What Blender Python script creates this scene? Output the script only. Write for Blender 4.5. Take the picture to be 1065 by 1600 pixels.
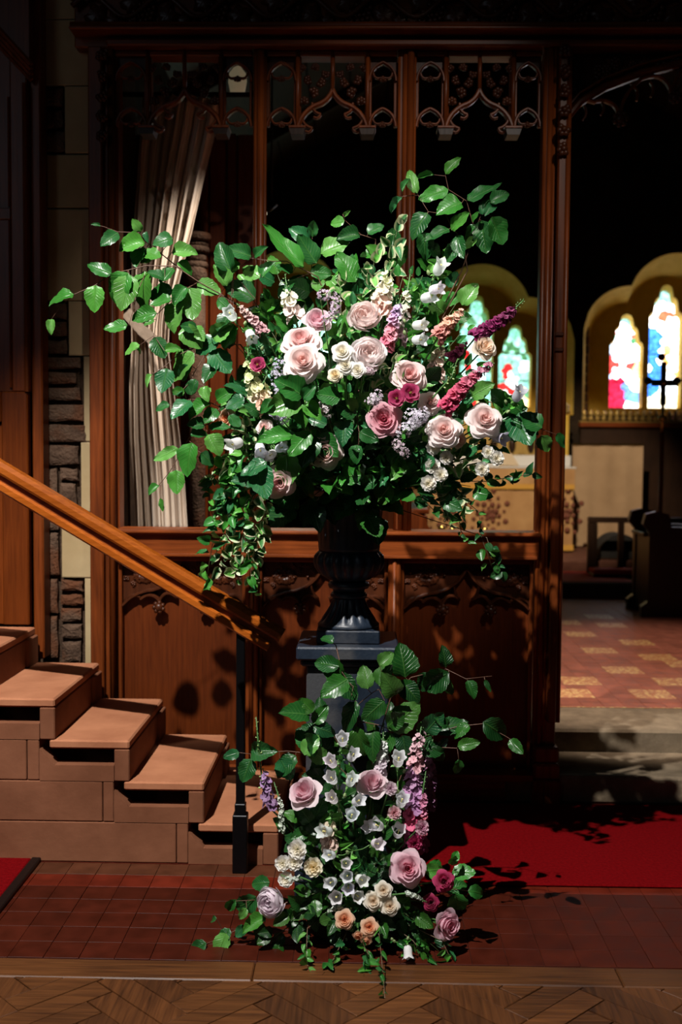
import bpy, math, random
from mathutils import Vector, Matrix, noise

for o in list(bpy.data.objects):
    bpy.data.objects.remove(o)
SC = bpy.context.scene
COL = SC.collection
R = math.radians

# ------------------------------------------------------------------ camera
F_PX, W_PX, H_PX = 1700.0, 1065.0, 1600.0
CAM_Z = 1.5
cam_d = bpy.data.cameras.new('camera')
cam = bpy.data.objects.new('camera', cam_d)
COL.objects.link(cam)
cam_d.sensor_fit = 'VERTICAL'
cam_d.sensor_height = 36.0
cam_d.lens = 36.0 * F_PX / H_PX
cam_d.clip_start, cam_d.clip_end = 0.05, 60
cam_d.dof.use_dof = True
cam_d.dof.focus_distance = 3.45
cam_d.dof.aperture_fstop = 2.6
YAW, TILT, ROLL = math.atan(32.5 / F_PX), math.atan(95 / F_PX), R(0.45)
CAM_R = (Matrix.Rotation(YAW, 3, 'Z') @ Matrix.Rotation(R(90) - TILT, 3, 'X') @ Matrix.Rotation(ROLL, 3, 'Z'))
CAM_P = Vector((0, 0, CAM_Z))
cam.matrix_world = Matrix.Translation(CAM_P) @ CAM_R.to_4x4()
SC.camera = cam

def P(px, py, d):
    """point of the room at distance d (m, towards the altar) seen at this spot of the photograph"""
    v = CAM_R @ Vector(((px - W_PX / 2) / F_PX, -(py - H_PX / 2) / F_PX, -1))
    return CAM_P + v * (d / v.y)

def X(px, d): return P(px, 760, d).x
def Z(py, d, px=532): return P(px, py, d).z

# ------------------------------------------------------------------ light
SC.view_settings.view_transform = 'Standard'
SC.view_settings.look = 'None'
SC.view_settings.exposure = 0.0
SC.view_settings.gamma = 1.0
SC.view_settings.use_curve_mapping = False
w = bpy.data.worlds.new('world'); SC.world = w; w.use_nodes = True
w.node_tree.nodes['Background'].inputs[0].default_value = (0.55, 0.62, 0.8, 1)
w.node_tree.nodes['Background'].inputs[1].default_value = 0.006

def lamp(name, kind, loc, aim, energy, color, **kw):
    d = bpy.data.lights.new(name, kind); d.energy = energy; d.color = color
    for k, v in kw.items(): setattr(d, k, v)
    o = bpy.data.objects.new(name, d); COL.objects.link(o); o.location = loc
    if aim is not None:
        o.rotation_euler = (Vector(aim) - Vector(loc)).to_track_quat('-Z', 'Y').to_euler()
    return o

# the nave spotlight, high in front of the screen, slightly left
lamp('nave_spotlight', 'SPOT', (-1.35, 1.0, 5.1), (-0.45, 3.42, 0.05), 1850, (1.0, 0.965, 0.925),
     spot_size=R(50), spot_blend=0.42, shadow_soft_size=0.025)
# a second nave spotlight on the right, turned to the curtain and the screen
lamp('nave_side_spotlight', 'SPOT', (1.5, 0.6, 4.9), (-0.02, 4.7, 1.95), 400, (1.0, 0.90, 0.80), spot_size=R(28), spot_blend=0.7, shadow_soft_size=0.04)
# lamp behind the screen beam, over the curtain
lamp('curtain_lamp_light', 'SPOT', (-0.15, 4.84, 3.40), (-0.92, 5.2, 1.35), 280, (1.0, 0.90, 0.80), spot_size=R(56), spot_blend=0.8, shadow_soft_size=0.03)
# added cool fill from an unseen source, far behind the camera on the left
lamp('cool_fill_light', 'AREA', (-4.5, -3.0, 4.2), (0, 4.2, 1.4), 15, (0.74, 0.86, 1.0), shape='RECTANGLE', size=1.6, size_y=3.0)
# chancel lamps above the screen beam
lamp('chancel_lamp_light', 'SPOT', (0.9, 6.4, 4.6), (2.0, 12.0, 1.05), 1450, (1.0, 0.78, 0.52), spot_size=R(29), spot_blend=0.5, shadow_soft_size=0.05)
lamp('chancel_floor_light', 'SPOT', (0.4, 5.2, 3.5), (1.55, 6.3, 0.2), 560, (1.0, 0.84, 0.72), spot_size=R(52), spot_blend=0.5, shadow_soft_size=0.04)
# ------------------------------------------------------------------ mesh helpers
class MB:
    def __init__(s): s.v = []; s.f = []; s.uv = None; s.smooth = False
    def add(s, vs, fs):
        n = len(s.v); s.v += [Vector(a) for a in vs]; s.f += [tuple(i + n for i in f) for f in fs]; return s
    def box(s, x0, x1, y0, y1, z0, z1, b=0.0, M=None):
        if x0 > x1: x0, x1 = x1, x0
        if y0 > y1: y0, y1 = y1, y0
        if z0 > z1: z0, z1 = z1, z0
        if b <= 0:
            vs = [(x, y, z) for x in (x0, x1) for y in (y0, y1) for z in (z0, z1)]
            fs = [(0, 1, 3, 2), (4, 6, 7, 5), (0, 4, 5, 1), (2, 3, 7, 6), (0, 2, 6, 4), (1, 5, 7, 3)]
        else:
            b = min(b, (x1 - x0) * .45, (y1 - y0) * .45, (z1 - z0) * .45)
            vs = []; idx = {}
            for ix, x in enumerate((x0, x1)):
                for iy, y in enumerate((y0, y1)):
                    for iz, z in enumerate((z0, z1)):
                        sx, sy, sz = (1 - 2 * ix) * b, (1 - 2 * iy) * b, (1 - 2 * iz) * b
                        for ax, p in ((0, (x, y + sy, z + sz)), (1, (x + sx, y, z + sz)), (2, (x + sx, y + sy, z))):
                            idx[(ix, iy, iz, ax)] = len(vs); vs.append(p)
            fs = []
            I = lambda a, b_, c, d: idx[(a, b_, c, d)]
            for i in (0, 1):
                fs.append((I(i, 0, 0, 0), I(i, 1, 0, 0), I(i, 1, 1, 0), I(i, 0, 1, 0)))
                fs.append((I(0, i, 0, 1), I(1, i, 0, 1), I(1, i, 1, 1), I(0, i, 1, 1)))
                fs.append((I(0, 0, i, 2), I(1, 0, i, 2), I(1, 1, i, 2), I(0, 1, i, 2)))
            for i in (0, 1):
                for j in (0, 1):
                    fs.append((I(0, i, j, 1), I(1, i, j, 1), I(1, i, j, 2), I(0, i, j, 2)))
                    fs.append((I(i, 0, j, 0), I(i, 1, j, 0), I(i, 1, j, 2), I(i, 0, j, 2)))
                    fs.append((I(i, j, 0, 0), I(i, j, 1, 0), I(i, j, 1, 1), I(i, j, 0, 1)))
                    for k in (0, 1): fs.append((I(i, j, k, 0), I(i, j, k, 1), I(i, j, k, 2)))
            c = Vector(((x0 + x1) / 2, (y0 + y1) / 2, (z0 + z1) / 2))
            out = []
            for f in fs:
                q = [Vector(vs[i]) for i in f]
                nrm = (q[1] - q[0]).cross(q[2] - q[0])
                out.append(f if nrm.dot(sum(q, Vector()) / len(q) - c) > 0 else tuple(reversed(f)))
            fs = out
        if M is not None: vs = [M @ Vector(a) for a in vs]
        return s.add(vs, fs)
    def tube(s, pts, r, n=6, caps=True):
        pts = [Vector(p) for p in pts]; m = len(pts)
        rs = r if isinstance(r, (list, tuple)) else [r] * m
        vs = []; up = None
        for i, p in enumerate(pts):
            t = (pts[min(i + 1, m - 1)] - pts[max(i - 1, 0)])
            t = t.normalized() if t.length > 1e-9 else Vector((0, 0, 1))
            if up is None: up = t.orthogonal().normalized()
            up = (up - t * up.dot(t)); up = up.normalized() if up.length > 1e-6 else t.orthogonal().normalized()
            sd = t.cross(up)
            for k in range(n):
                a = 2 * math.pi * k / n
                vs.append(p + (up * math.cos(a) + sd * math.sin(a)) * rs[i])
        fs = [(i * n + k, i * n + (k + 1) % n, (i + 1) * n + (k + 1) % n, (i + 1) * n + k) for i in range(m - 1) for k in range(n)]
        if caps: fs += [tuple(reversed(range(n))), tuple(range((m - 1) * n, m * n))]
        return s.add(vs, fs)
    def sweep(s, pts, prof, side):
        """prof: list of (a,b): a along 'side' x tangent direction in-plane, b along side"""
        pts = [Vector(p) for p in pts]; side = Vector(side).normalized(); m = len(pts); n = len(prof); vs = []
        for i, p in enumerate(pts):
            t = (pts[min(i + 1, m - 1)] - pts[max(i - 1, 0)]).normalized()
            nn = side.cross(t).normalized()
            for a, b in prof: vs.append(p + nn * a + side * b)
        fs = [(i * n + k, i * n + (k + 1) % n, (i + 1) * n + (k + 1) % n, (i + 1) * n + k) for i in range(m - 1) for k in range(n)]
        fs += [tuple(reversed(range(n))), tuple(range((m - 1) * n, m * n))]
        return s.add(vs, fs)
    def lathe(s, prof, c=(0, 0, 0), n=24, fn=None):
        c = Vector(c); vs = []
        for r, z in prof:
            for k in range(n):
                a = 2 * math.pi * k / n; rr = r if fn is None else fn(r, z, a)
                vs.append(c + Vector((rr * math.cos(a), rr * math.sin(a), z)))
        m = len(prof)
        fs = [(i * n + k, i * n + (k + 1) % n, (i + 1) * n + (k + 1) % n, (i + 1) * n + k) for i in range(m - 1) for k in range(n)]
        if prof[0][0] > 1e-6: fs.append(tuple(reversed(range(n))))
        if prof[-1][0] > 1e-6: fs.append(tuple(range((m - 1) * n, m * n)))
        return s.add(vs, fs)
    def prism(s, poly, y0, y1):
        """polygon in (x,z), extruded from y0 to y1"""
        n = len(poly)
        vs = [(x, y0, z) for x, z in poly] + [(x, y1, z) for x, z in poly]
        fs = [tuple(range(n)), tuple(reversed(range(n, 2 * n)))]
        fs += [(i, n + i, n + (i + 1) % n, (i + 1) % n) for i in range(n)]
        return s.add(vs, fs)
    def ball(s, c, r, n=8, m=5, sq=(1, 1, 1)):
        c = Vector(c); vs = [c + Vector((0, 0, -r * sq[2]))]
        for j in range(1, m):
            b = -math.pi / 2 + math.pi * j / m
            for k in range(n):
                a = 2 * math.pi * k / n
                vs.append(c + Vector((r * sq[0] * math.cos(a) * math.cos(b), r * sq[1] * math.sin(a) * math.cos(b), r * sq[2] * math.sin(b))))
        vs.append(c + Vector((0, 0, r * sq[2])))
        fs = [(0, 1 + (k + 1) % n, 1 + k) for k in range(n)]
        for j in range(m - 2):
            for k in range(n):
                a = 1 + j * n; fs.append((a + k, a + (k + 1) % n, a + n + (k + 1) % n, a + n + k))
        t = len(vs) - 1; a = 1 + (m - 2) * n
        fs += [(a + k, a + (k + 1) % n, t) for k in range(n)]
        return s.add(vs, fs)
    def xf(s, M):
        s.v = [M @ v for v in s.v]; return s
    def mesh(s, name, mat, origin=Vector((0, 0, 0)), smooth=None):
        me = bpy.data.meshes.new(name)
        me.from_pydata([tuple(v - origin) for v in s.v], [], s.f)
        if s.uv: 
            l = me.uv_layers.new(name='UVMap')
            for lp in me.loops: l.data[lp.index].uv = s.uv[lp.vertex_index]
        if mat is not None: me.materials.append(mat)
        if smooth if smooth is not None else s.smooth:
            me.polygons.foreach_set('use_smooth', [True] * len(me.polygons))
        me.validate(); me.update()
        return me
    def build(s, name, mat, parent=None, smooth=None, loc=None):
        org = wloc(parent) if parent is not None else Vector((0, 0, 0))
        if parent is None:
            if loc is None:
                xs = [v.x for v in s.v]; ys = [v.y for v in s.v]; zs = [v.z for v in s.v]
                loc = Vector(((min(xs) + max(xs)) / 2, (min(ys) + max(ys)) / 2, min(zs)))
            o = bpy.data.objects.new(name, s.mesh(name, mat, Vector(loc), smooth)); o.location = loc
        else:
            o = bpy.data.objects.new(name, s.mesh(name, mat, org, smooth)); o.parent = parent
        COL.objects.link(o)
        return o

def wloc(o):
    v = Vector((0, 0, 0))
    while o is not None: v = v + o.location; o = o.parent
    return v
def tag(o, label=None, cat=None, group=None, kind=None):
    if label: o['label'] = label
    if cat: o['category'] = cat
    if group: o['group'] = group
    if kind: o['kind'] = kind
    return o
def empty(name, loc=(0, 0, 0), label=None, cat=None, group=None, kind=None):
    o = bpy.data.objects.new(name, None); o.location = loc; o.empty_display_size = .05
    COL.objects.link(o); return tag(o, label, cat, group, kind)
def inst(name, me, parent, loc=(0, 0, 0), rot=None, scale=1.0, color=None):
    """a piece that shares its mesh; loc is in world space when the parent is only translated"""
    o = bpy.data.objects.new(name, me); COL.objects.link(o)
    o.parent = parent
    L = Vector(loc) - (wloc(parent) if parent is not None else Vector((0, 0, 0)))
    M = Matrix.Translation(L) @ (rot.to_4x4() if rot is not None else Matrix.Identity(4))
    if isinstance(scale, (int, float)): scale = (scale,) * 3
    o.matrix_local = M @ Matrix.Diagonal((scale[0], scale[1], scale[2], 1))
    if color: o.color = (color[0], color[1], color[2], 1)
    return o

# ------------------------------------------------------------------ materials
def newmat(name):
    m = bpy.data.materials.new(name); m.use_nodes = True
    nt = m.node_tree; b = nt.nodes['Principled BSDF']
    return m, nt, b
def N(nt, t, **kw):
    n = nt.nodes.new(t)
    for k, v in kw.items(): setattr(n, k, v)
    return n
def ramp(nt, fac, stops):
    r = N(nt, 'ShaderNodeValToRGB'); e = r.color_ramp.elements
    while len(e) < len(stops): e.new(0.5)
    for el, (p, c) in zip(e, stops): el.position = p; el.color = (c[0], c[1], c[2], 1)
    nt.links.new(fac, r.inputs[0]); return r.outputs[0]
def wood(name, c1, c2, rough=.38, axis='Z', sc=1.0, coat=0.03, bump=.12):
    m, nt, b = newmat(name); L = nt.links.new
    g = N(nt, 'ShaderNodeNewGeometry'); mp = N(nt, 'ShaderNodeMapping')
    s = {'X': (1.2, 22, 22), 'Y': (22, 1.2, 22), 'Z': (22, 22, 1.2)}[axis]
    mp.inputs['Scale'].default_value = tuple(a * sc for a in s); L(g.outputs['Position'], mp.inputs[0])
    n = N(nt, 'ShaderNodeTexNoise'); n.inputs['Scale'].default_value = 3.0; n.inputs['Detail'].default_value = 8; n.inputs['Distortion'].default_value = .6
    L(mp.outputs[0], n.inputs['Vector'])
    n2 = N(nt, 'ShaderNodeTexNoise'); n2.inputs['Scale'].default_value = 2.2; n2.inputs['Detail'].default_value = 3; L(g.outputs['Position'], n2.inputs['Vector'])
    mx = N(nt, 'ShaderNodeMath', operation='MULTIPLY_ADD'); mx.inputs[1].default_value = .5; L(n2.outputs[0], mx.inputs[0]); 
    hv = N(nt, 'ShaderNodeMath', operation='MULTIPLY'); hv.inputs[1].default_value = .6; L(n.outputs[0], hv.inputs[0]); L(hv.outputs[0], mx.inputs[2])
    oi = N(nt, 'ShaderNodeObjectInfo'); mr = N(nt, 'ShaderNodeMapRange'); mr.inputs[3].default_value = .78; mr.inputs[4].default_value = 1.2; L(oi.outputs['Random'], mr.inputs[0])
    hs = N(nt, 'ShaderNodeHueSaturation'); L(mr.outputs[0], hs.inputs['Value'])
    L(ramp(nt, mx.outputs[0], [(.36, c1), (.72, c2)]), hs.inputs['Color']); L(hs.outputs[0], b.inputs['Base Color'])
    b.inputs['Roughness'].default_value = rough; b.inputs['Specular IOR Level'].default_value = .28; b.inputs['Coat Weight'].default_value = coat; b.inputs['Coat Roughness'].default_value = .25
    bp = N(nt, 'ShaderNodeBump'); bp.inputs['Strength'].default_value = bump; bp.inputs['Distance'].default_value = .004
    L(n.outputs[0], bp.inputs['Height']); L(bp.outputs[0], b.inputs['Normal'])
    return m
def stone(name, c1, c2, rough=.85, sc=6.0, bump=.35, spots=None, metal=0.0, dist=.01, spec=.2):
    m, nt, b = newmat(name); L = nt.links.new
    g = N(nt, 'ShaderNodeNewGeometry')
    n = N(nt, 'ShaderNodeTexNoise'); n.inputs['Scale'].default_value = sc; n.inputs['Detail'].default_value = 9; n.inputs['Roughness'].default_value = .62
    L(g.outputs['Position'], n.inputs['Vector'])
    col = ramp(nt, n.outputs[0], [(.32, c1), (.68, c2)])
    if spots:
        n3 = N(nt, 'ShaderNodeTexNoise'); n3.inputs['Scale'].default_value = sc * .45; n3.inputs['Detail'].default_value = 6; L(g.outputs['Position'], n3.inputs['Vector'])
        fx = ramp(nt, n3.outputs[0], [(.5, (0, 0, 0)), (.62, (1, 1, 1))])
        mx = N(nt, 'ShaderNodeMix', data_type='RGBA'); L(fx, mx.inputs[0]); L(col, mx.inputs[6]); mx.inputs[7].default_value = (*spots, 1); col = mx.outputs[2]
    L(col, b.inputs['Base Color']); b.inputs['Roughness'].default_value = rough; b.inputs['Metallic'].default_value = metal; b.inputs['Specular IOR Level'].default_value = spec
    n2 = N(nt, 'ShaderNodeTexNoise'); n2.inputs['Scale'].default_value = sc * 7; n2.inputs['Detail'].default_value = 6; L(g.outputs['Position'], n2.inputs['Vector'])
    bp = N(nt, 'ShaderNodeBump'); bp.inputs['Strength'].default_value = bump; bp.inputs['Distance'].default_value = dist
    L(n2.outputs[0], bp.inputs['Height']); L(bp.outputs[0], b.inputs['Normal'])
    return m
def tint(name, rough=.6, vary=.12, sc=40, trans=0.0, sheen=0.0, bump=0.0, coat=0.0):
    """colour comes from the object's own colour, with a little natural mottling"""
    m, nt, b = newmat(name); L = nt.links.new
    oi = N(nt, 'ShaderNodeObjectInfo'); tc = N(nt, 'ShaderNodeTexCoord')
    n = N(nt, 'ShaderNodeTexNoise'); n.inputs['Scale'].default_value = sc; n.inputs['Detail'].default_value = 4; L(tc.outputs['Object'], n.inputs['Vector'])
    mr = N(nt, 'ShaderNodeMapRange'); mr.inputs[3].default_value = 1 - vary; mr.inputs[4].default_value = 1 + vary; L(n.outputs[0], mr.inputs[0])
    hs = N(nt, 'ShaderNodeHueSaturation'); L(oi.outputs['Color'], hs.inputs['Color']); L(mr.outputs[0], hs.inputs['Value'])
    L(hs.outputs[0], b.inputs['Base Color']); b.inputs['Roughness'].default_value = rough
    b.inputs['Sheen Weight'].default_value = sheen; b.inputs['Coat Weight'].default_value = coat
    if bump:
        bp = N(nt, 'ShaderNodeBump'); bp.inputs['Strength'].default_value = bump; bp.inputs['Distance'].default_value = .003; L(n.outputs[0], bp.inputs['Height']); L(bp.outputs[0], b.inputs['Normal'])
    if trans:
        tr = N(nt, 'ShaderNodeBsdfTranslucent'); L(hs.outputs[0], tr.inputs[0]); ms = N(nt, 'ShaderNodeMixShader'); ms.inputs[0].default_value = trans
        out = nt.nodes['Material Output']; L(b.outputs[0], ms.inputs[1]); L(tr.outputs[0], ms.inputs[2]); L(ms.outputs[0], out.inputs[0])
    return m
def leafmat(name, edge=None, rough=.34):
    m, nt, b = newmat(name); L = nt.links.new
    oi = N(nt, 'ShaderNodeObjectInfo'); uv = N(nt, 'ShaderNodeUVMap'); sp = N(nt, 'ShaderNodeSeparateXYZ'); L(uv.outputs[0], sp.inputs[0])
    au = N(nt, 'ShaderNodeMath', operation='ABSOLUTE'); L(sp.outputs[1], au.inputs[0])             # |across| 0..1
    a = N(nt, 'ShaderNodeMath', operation='MULTIPLY'); a.inputs[1].default_value = -.28; L(au.outputs[0], a.inputs[0])
    s = N(nt, 'ShaderNodeMath', operation='ADD'); L(sp.outputs[0], s.inputs[0]); L(a.outputs[0], s.inputs[1])
    k = N(nt, 'ShaderNodeMath', operation='MULTIPLY'); k.inputs[1].default_value = 9; L(s.outputs[0], k.inputs[0])
    pp = N(nt, 'ShaderNodeMath', operation='PINGPONG'); pp.inputs[1].default_value = .5; L(k.outputs[0], pp.inputs[0])
    vein = N(nt, 'ShaderNodeMapRange'); vein.inputs[1].default_value = 0; vein.inputs[2].default_value = .10; vein.inputs[3].default_value = 1; vein.inputs[4].default_value = 0; L(pp.outputs[0], vein.inputs[0])
    mid = N(nt, 'ShaderNodeMapRange'); mid.inputs[1].default_value = 0; mid.inputs[2].default_value = .09; mid.inputs[3].default_value = 1; mid.inputs[4].default_value = 0; L(au.outputs[0], mid.inputs[0])
    mxv = N(nt, 'ShaderNodeMath', operation='MAXIMUM'); L(vein.outputs[0], mxv.inputs[0]); L(mid.outputs[0], mxv.inputs[1])
    fac = N(nt, 'ShaderNodeMath', operation='MULTIPLY'); fac.inputs[1].default_value = .3; L(mxv.outputs[0], fac.inputs[0])
    tc = N(nt, 'ShaderNodeTexCoord'); n = N(nt, 'ShaderNodeTexNoise'); n.inputs['Scale'].default_value = 5; n.inputs['Detail'].default_value = 4; L(tc.outputs['Object'], n.inputs['Vector'])
    mr = N(nt, 'ShaderNodeMapRange'); mr.inputs[3].default_value = .72; mr.inputs[4].default_value = 1.28; L(n.outputs[0], mr.inputs[0])
    hs = N(nt, 'ShaderNodeHueSaturation'); L(oi.outputs['Color'], hs.inputs['Color']); L(mr.outputs[0], hs.inputs['Value'])
    mx = N(nt, 'ShaderNodeMix', data_type='RGBA'); L(fac.outputs[0], mx.inputs[0]); L(hs.outputs[0], mx.inputs[6]); mx.inputs[7].default_value = (.12, .30, .05, 1)
    col = mx.outputs[2]
    if edge:
        e = N(nt, 'ShaderNodeMapRange'); e.inputs[1].default_value = .38; e.inputs[2].default_value = .72; L(au.outputs[0], e.inputs[0])
        m2 = N(nt, 'ShaderNodeMix', data_type='RGBA'); L(e.outputs[0], m2.inputs[0]); L(col, m2.inputs[6]); m2.inputs[7].default_value = (*edge, 1); col = m2.outputs[2]
    L(col, b.inputs['Base Color']); b.inputs['Roughness'].default_value = rough
    b.inputs['Specular IOR Level'].default_value = .45
    bp = N(nt, 'ShaderNodeBump'); bp.inputs['Strength'].default_value = .35; bp.inputs['Distance'].default_value = .02; bp.invert = True; L(mxv.outputs[0], bp.inputs['Height']); L(bp.outputs[0], b.inputs['Normal'])
    tr = N(nt, 'ShaderNodeBsdfTranslucent'); L(col, tr.inputs[0]); ms = N(nt, 'ShaderNodeMixShader'); ms.inputs[0].default_value = .18
    out = nt.nodes['Material Output']; L(b.outputs[0], ms.inputs[1]); L(tr.outputs[0], ms.inputs[2]); L(ms.outputs[0], out.inputs[0])
    return m
def tilemat(name, rough=.45):
    m, nt, b = newmat(name); L = nt.links.new
    oi = N(nt, 'ShaderNodeObjectInfo'); g = N(nt, 'ShaderNodeNewGeometry')
    n = N(nt, 'ShaderNodeTexNoise'); n.inputs['Scale'].default_value = 14; n.inputs['Detail'].default_value = 8; L(g.outputs['Position'], n.inputs['Vector'])
    mr = N(nt, 'ShaderNodeMapRange'); mr.inputs[1].default_value = .3; mr.inputs[2].default_value = .7; mr.inputs[3].default_value = .7; mr.inputs[4].default_value = 1.25; L(n.outputs[0], mr.inputs[0])
    hs = N(nt, 'ShaderNodeHueSaturation'); L(oi.outputs['Color'], hs.inputs['Color']); L(mr.outputs[0], hs.inputs['Value'])
    L(hs.outputs[0], b.inputs['Base Color']); b.inputs['Specular IOR Level'].default_value = .10
    r2 = N(nt, 'ShaderNodeMapRange'); r2.inputs[3].default_value = rough - .1; r2.inputs[4].default_value = rough + .2; L(n.outputs[0], r2.inputs[0]); L(r2.outputs[0], b.inputs['Roughness'])
    bp = N(nt, 'ShaderNodeBump'); bp.inputs['Strength'].default_value = .1; bp.inputs['Distance'].default_value = .004; L(n.outputs[0], bp.inputs['Height']); L(bp.outputs[0], b.inputs['Normal'])
    return m
def encaustic(name):
    """cream inlaid motif on an ochre tile"""
    m, nt, b = newmat(name); L = nt.links.new
    g = N(nt, 'ShaderNodeNewGeometry'); v = N(nt, 'ShaderNodeTexVoronoi', feature='F1'); v.inputs['Scale'].default_value = 38; L(g.outputs['Position'], v.inputs['Vector'])
    n = N(nt, 'ShaderNodeTexNoise'); n.inputs['Scale'].default_value = 60; n.inputs['Detail'].default_value = 3; L(g.outputs['Position'], n.inputs['Vector'])
    a = N(nt, 'ShaderNodeMath', operation='MULTIPLY'); L(v.outputs['Distance'], a.inputs[0]); L(n.outputs[0], a.inputs[1])
    L(ramp(nt, a.outputs[0], [(.12, (.62, .42, .16)), (.26, (.36, .13, .05))]), b.inputs['Base Color']); b.inputs['Roughness'].default_value = .5
    return m
def glassmat(name):
    """stained glass, backlit by the day outside"""
    m, nt, b = newmat(name); L = nt.links.new
    oi = N(nt, 'ShaderNodeObjectInfo'); g = N(nt, 'ShaderNodeNewGeometry')
    n = N(nt, 'ShaderNodeTexNoise'); n.inputs['Scale'].default_value = 22; n.inputs['Detail'].default_value = 3; L(g.outputs['Position'], n.inputs['Vector'])
    mr = N(nt, 'ShaderNodeMapRange'); mr.inputs[1].default_value = .3; mr.inputs[2].default_value = .7; mr.inputs[3].default_value = .45; mr.inputs[4].default_value = 1.25; L(n.outputs[0], mr.inputs[0])
    hs = N(nt, 'ShaderNodeHueSaturation'); L(oi.outputs['Color'], hs.inputs['Color']); L(mr.outputs[0], hs.inputs['Value'])
    b.inputs['Base Color'].default_value = (.02, .02, .02, 1); b.inputs['Roughness'].default_value = .2
    L(hs.outputs[0], b.inputs['Emission Color']); b.inputs['Emission Strength'].default_value = 2.0
    return m
def plain(name, c, rough=.6, metal=0.0, emit=None):
    m, nt, b = newmat(name); b.inputs['Base Color'].default_value = (*c, 1); b.inputs['Roughness'].default_value = rough; b.inputs['Metallic'].default_value = metal
    n = N(nt, 'ShaderNodeTexNoise'); n.inputs['Scale'].default_value = 60; g = N(nt, 'ShaderNodeNewGeometry'); nt.links.new(g.outputs['Position'], n.inputs['Vector'])
    bp = N(nt, 'ShaderNodeBump'); bp.inputs['Strength'].default_value = .08; bp.inputs['Distance'].default_value = .004; nt.links.new(n.outputs[0], bp.inputs['Height']); nt.links.new(bp.outputs[0], b.inputs['Normal'])
    if emit: b.inputs['Emission Color'].default_value = (*emit[0], 1); b.inputs['Emission Strength'].default_value = emit[1]
    return m

OAK_Z = wood('oak_upright', (.062, .0125, .0022), (.21, .046, .008))
OAK_X = wood('oak_level', (.075, .015, .0024), (.24, .053, .009), axis='X')
OAK_PANEL = wood('oak_panel', (.066, .0115, .0014), (.14, .027, .0036), rough=.42, sc=1.6)
OAK_CARVED = wood('oak_carved', (.030, .008, .003), (.085, .022, .007), rough=.35, sc=.6)
OAK_LIGHT = wood('oak_pulpit', (.085, .016, .002), (.18, .038, .005), rough=.35, sc=1.3)
RAILWOOD = wood('handrail_wood', (.19, .040, .0035), (.37, .092, .010), rough=.22, axis='X', sc=1.4, coat=.5)
DARKWOOD = wood('stall_wood', (.012, .006, .004), (.035, .016, .009), rough=.4)
PARQUET_A = wood('parquet', (.024, .007, .0015), (.12, .042, .011), rough=.5, axis='X', sc=1.3, bump=.3)
PARQUET_B = wood('parquet_cross', (.020, .006, .0013), (.10, .034, .009), rough=.5, axis='Y', sc=1.3, bump=.3)
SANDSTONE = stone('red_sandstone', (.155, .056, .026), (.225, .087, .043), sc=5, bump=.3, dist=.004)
STEPSTONE = stone('chancel_step_stone', (.13, .095, .06), (.24, .18, .115), sc=9, bump=.4, dist=.006)
TREADSTONE = stone('pale_tread_sandstone', (.33, .125, .060), (.46, .19, .095), sc=5, bump=.3, dist=.004)  # treads in a paler sandstone than the blocks below
PLASTER = stone('pier_plaster', (.33, .235, .115), (.44, .33, .18), sc=3, bump=.2, dist=.006)
RUBBLE = stone('pier_rubble', (.05, .027, .016), (.135, .08, .05), sc=12, bump=.8, spots=(.11, .04, .017), dist=.015)
MORTAR = stone('pier_mortar', (.035, .02, .012), (.08, .045, .025), sc=20, bump=.8)
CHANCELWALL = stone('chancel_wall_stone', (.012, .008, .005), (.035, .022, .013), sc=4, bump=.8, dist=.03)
YELLOWSTONE = stone('window_stone', (.52, .34, .05), (.68, .47, .10), sc=5, bump=.25)
URNSTONE = stone('urn_lead', (.005, .010, .020), (.018, .028, .045), rough=.42, sc=11, bump=.3, spots=(.055, .056, .06), dist=.004, spec=.5)
TILE = tilemat('quarry_tile'); ENCAUSTIC = encaustic('encaustic_tile')
GROUT = stone('tile_joint', (.03, .007, .004), (.055, .016, .009), sc=30, bump=.3)
CARPET = stone('red_carpet', (.10, .0010, .002), (.18, .0025, .004), rough=.95, sc=90, bump=.6, dist=.003, spec=.03)
IRON = plain('black_iron', (.006, .006, .007), .35, .6)
BRASS = plain('brass', (.55, .36, .10), .3, 1.0)
GILT = plain('gilded_wood', (.42, .29, .09), .4, .5)
WHITECLOTH = plain('altar_linen', (.62, .64, .68), .8)
FRONTAL = stone('altar_frontal_cloth', (.36, .20, .09), (.50, .31, .15), rough=.75, sc=3, bump=.2)
FRINGE = plain('frontal_fringe', (.55, .30, .05), .7)
RUSTCLOTH = plain('frontal_embroidery', (.16, .05, .03), .8)
REDCLOTH = plain('red_cloth', (.45, .03, .015), .85)
GLASS = glassmat('stained_glass'); LEAD = plain('window_lead', (.01, .01, .012), .5, .3)
PETAL = tint('petal', .6, .05, 6, trans=.45, sheen=.1)
FLORET = tint('floret', .6, .25, 60, trans=.2)
GREEN = tint('green_stem', .5, .2, 30)
LEAF = leafmat('leaf'); LEAF_VAR = leafmat('variegated_leaf', edge=(.50, .52, .30), rough=.42)
TWIG = tint('twig', .6, .2, 50)
BLACKFELT = plain('black_cloth', (.004, .004, .005), .9)
def curtain_mat():
    m, nt, b = newmat('striped_curtain'); L = nt.links.new
    uv = N(nt, 'ShaderNodeUVMap'); sp = N(nt, 'ShaderNodeSeparateXYZ'); L(uv.outputs[0], sp.inputs[0])
    k = N(nt, 'ShaderNodeMath', operation='MULTIPLY'); k.inputs[1].default_value = 40; L(sp.outputs[0], k.inputs[0])
    s = N(nt, 'ShaderNodeMath', operation='PINGPONG'); s.inputs[1].default_value = .5; L(k.outputs[0], s.inputs[0])
    L(ramp(nt, s.outputs[0], [(.1, (.58, .45, .34)), (.35, (.74, .62, .50))]), b.inputs['Base Color']); b.inputs['Roughness'].default_value = .85; b.inputs['Sheen Weight'].default_value = .2
    return m
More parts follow.
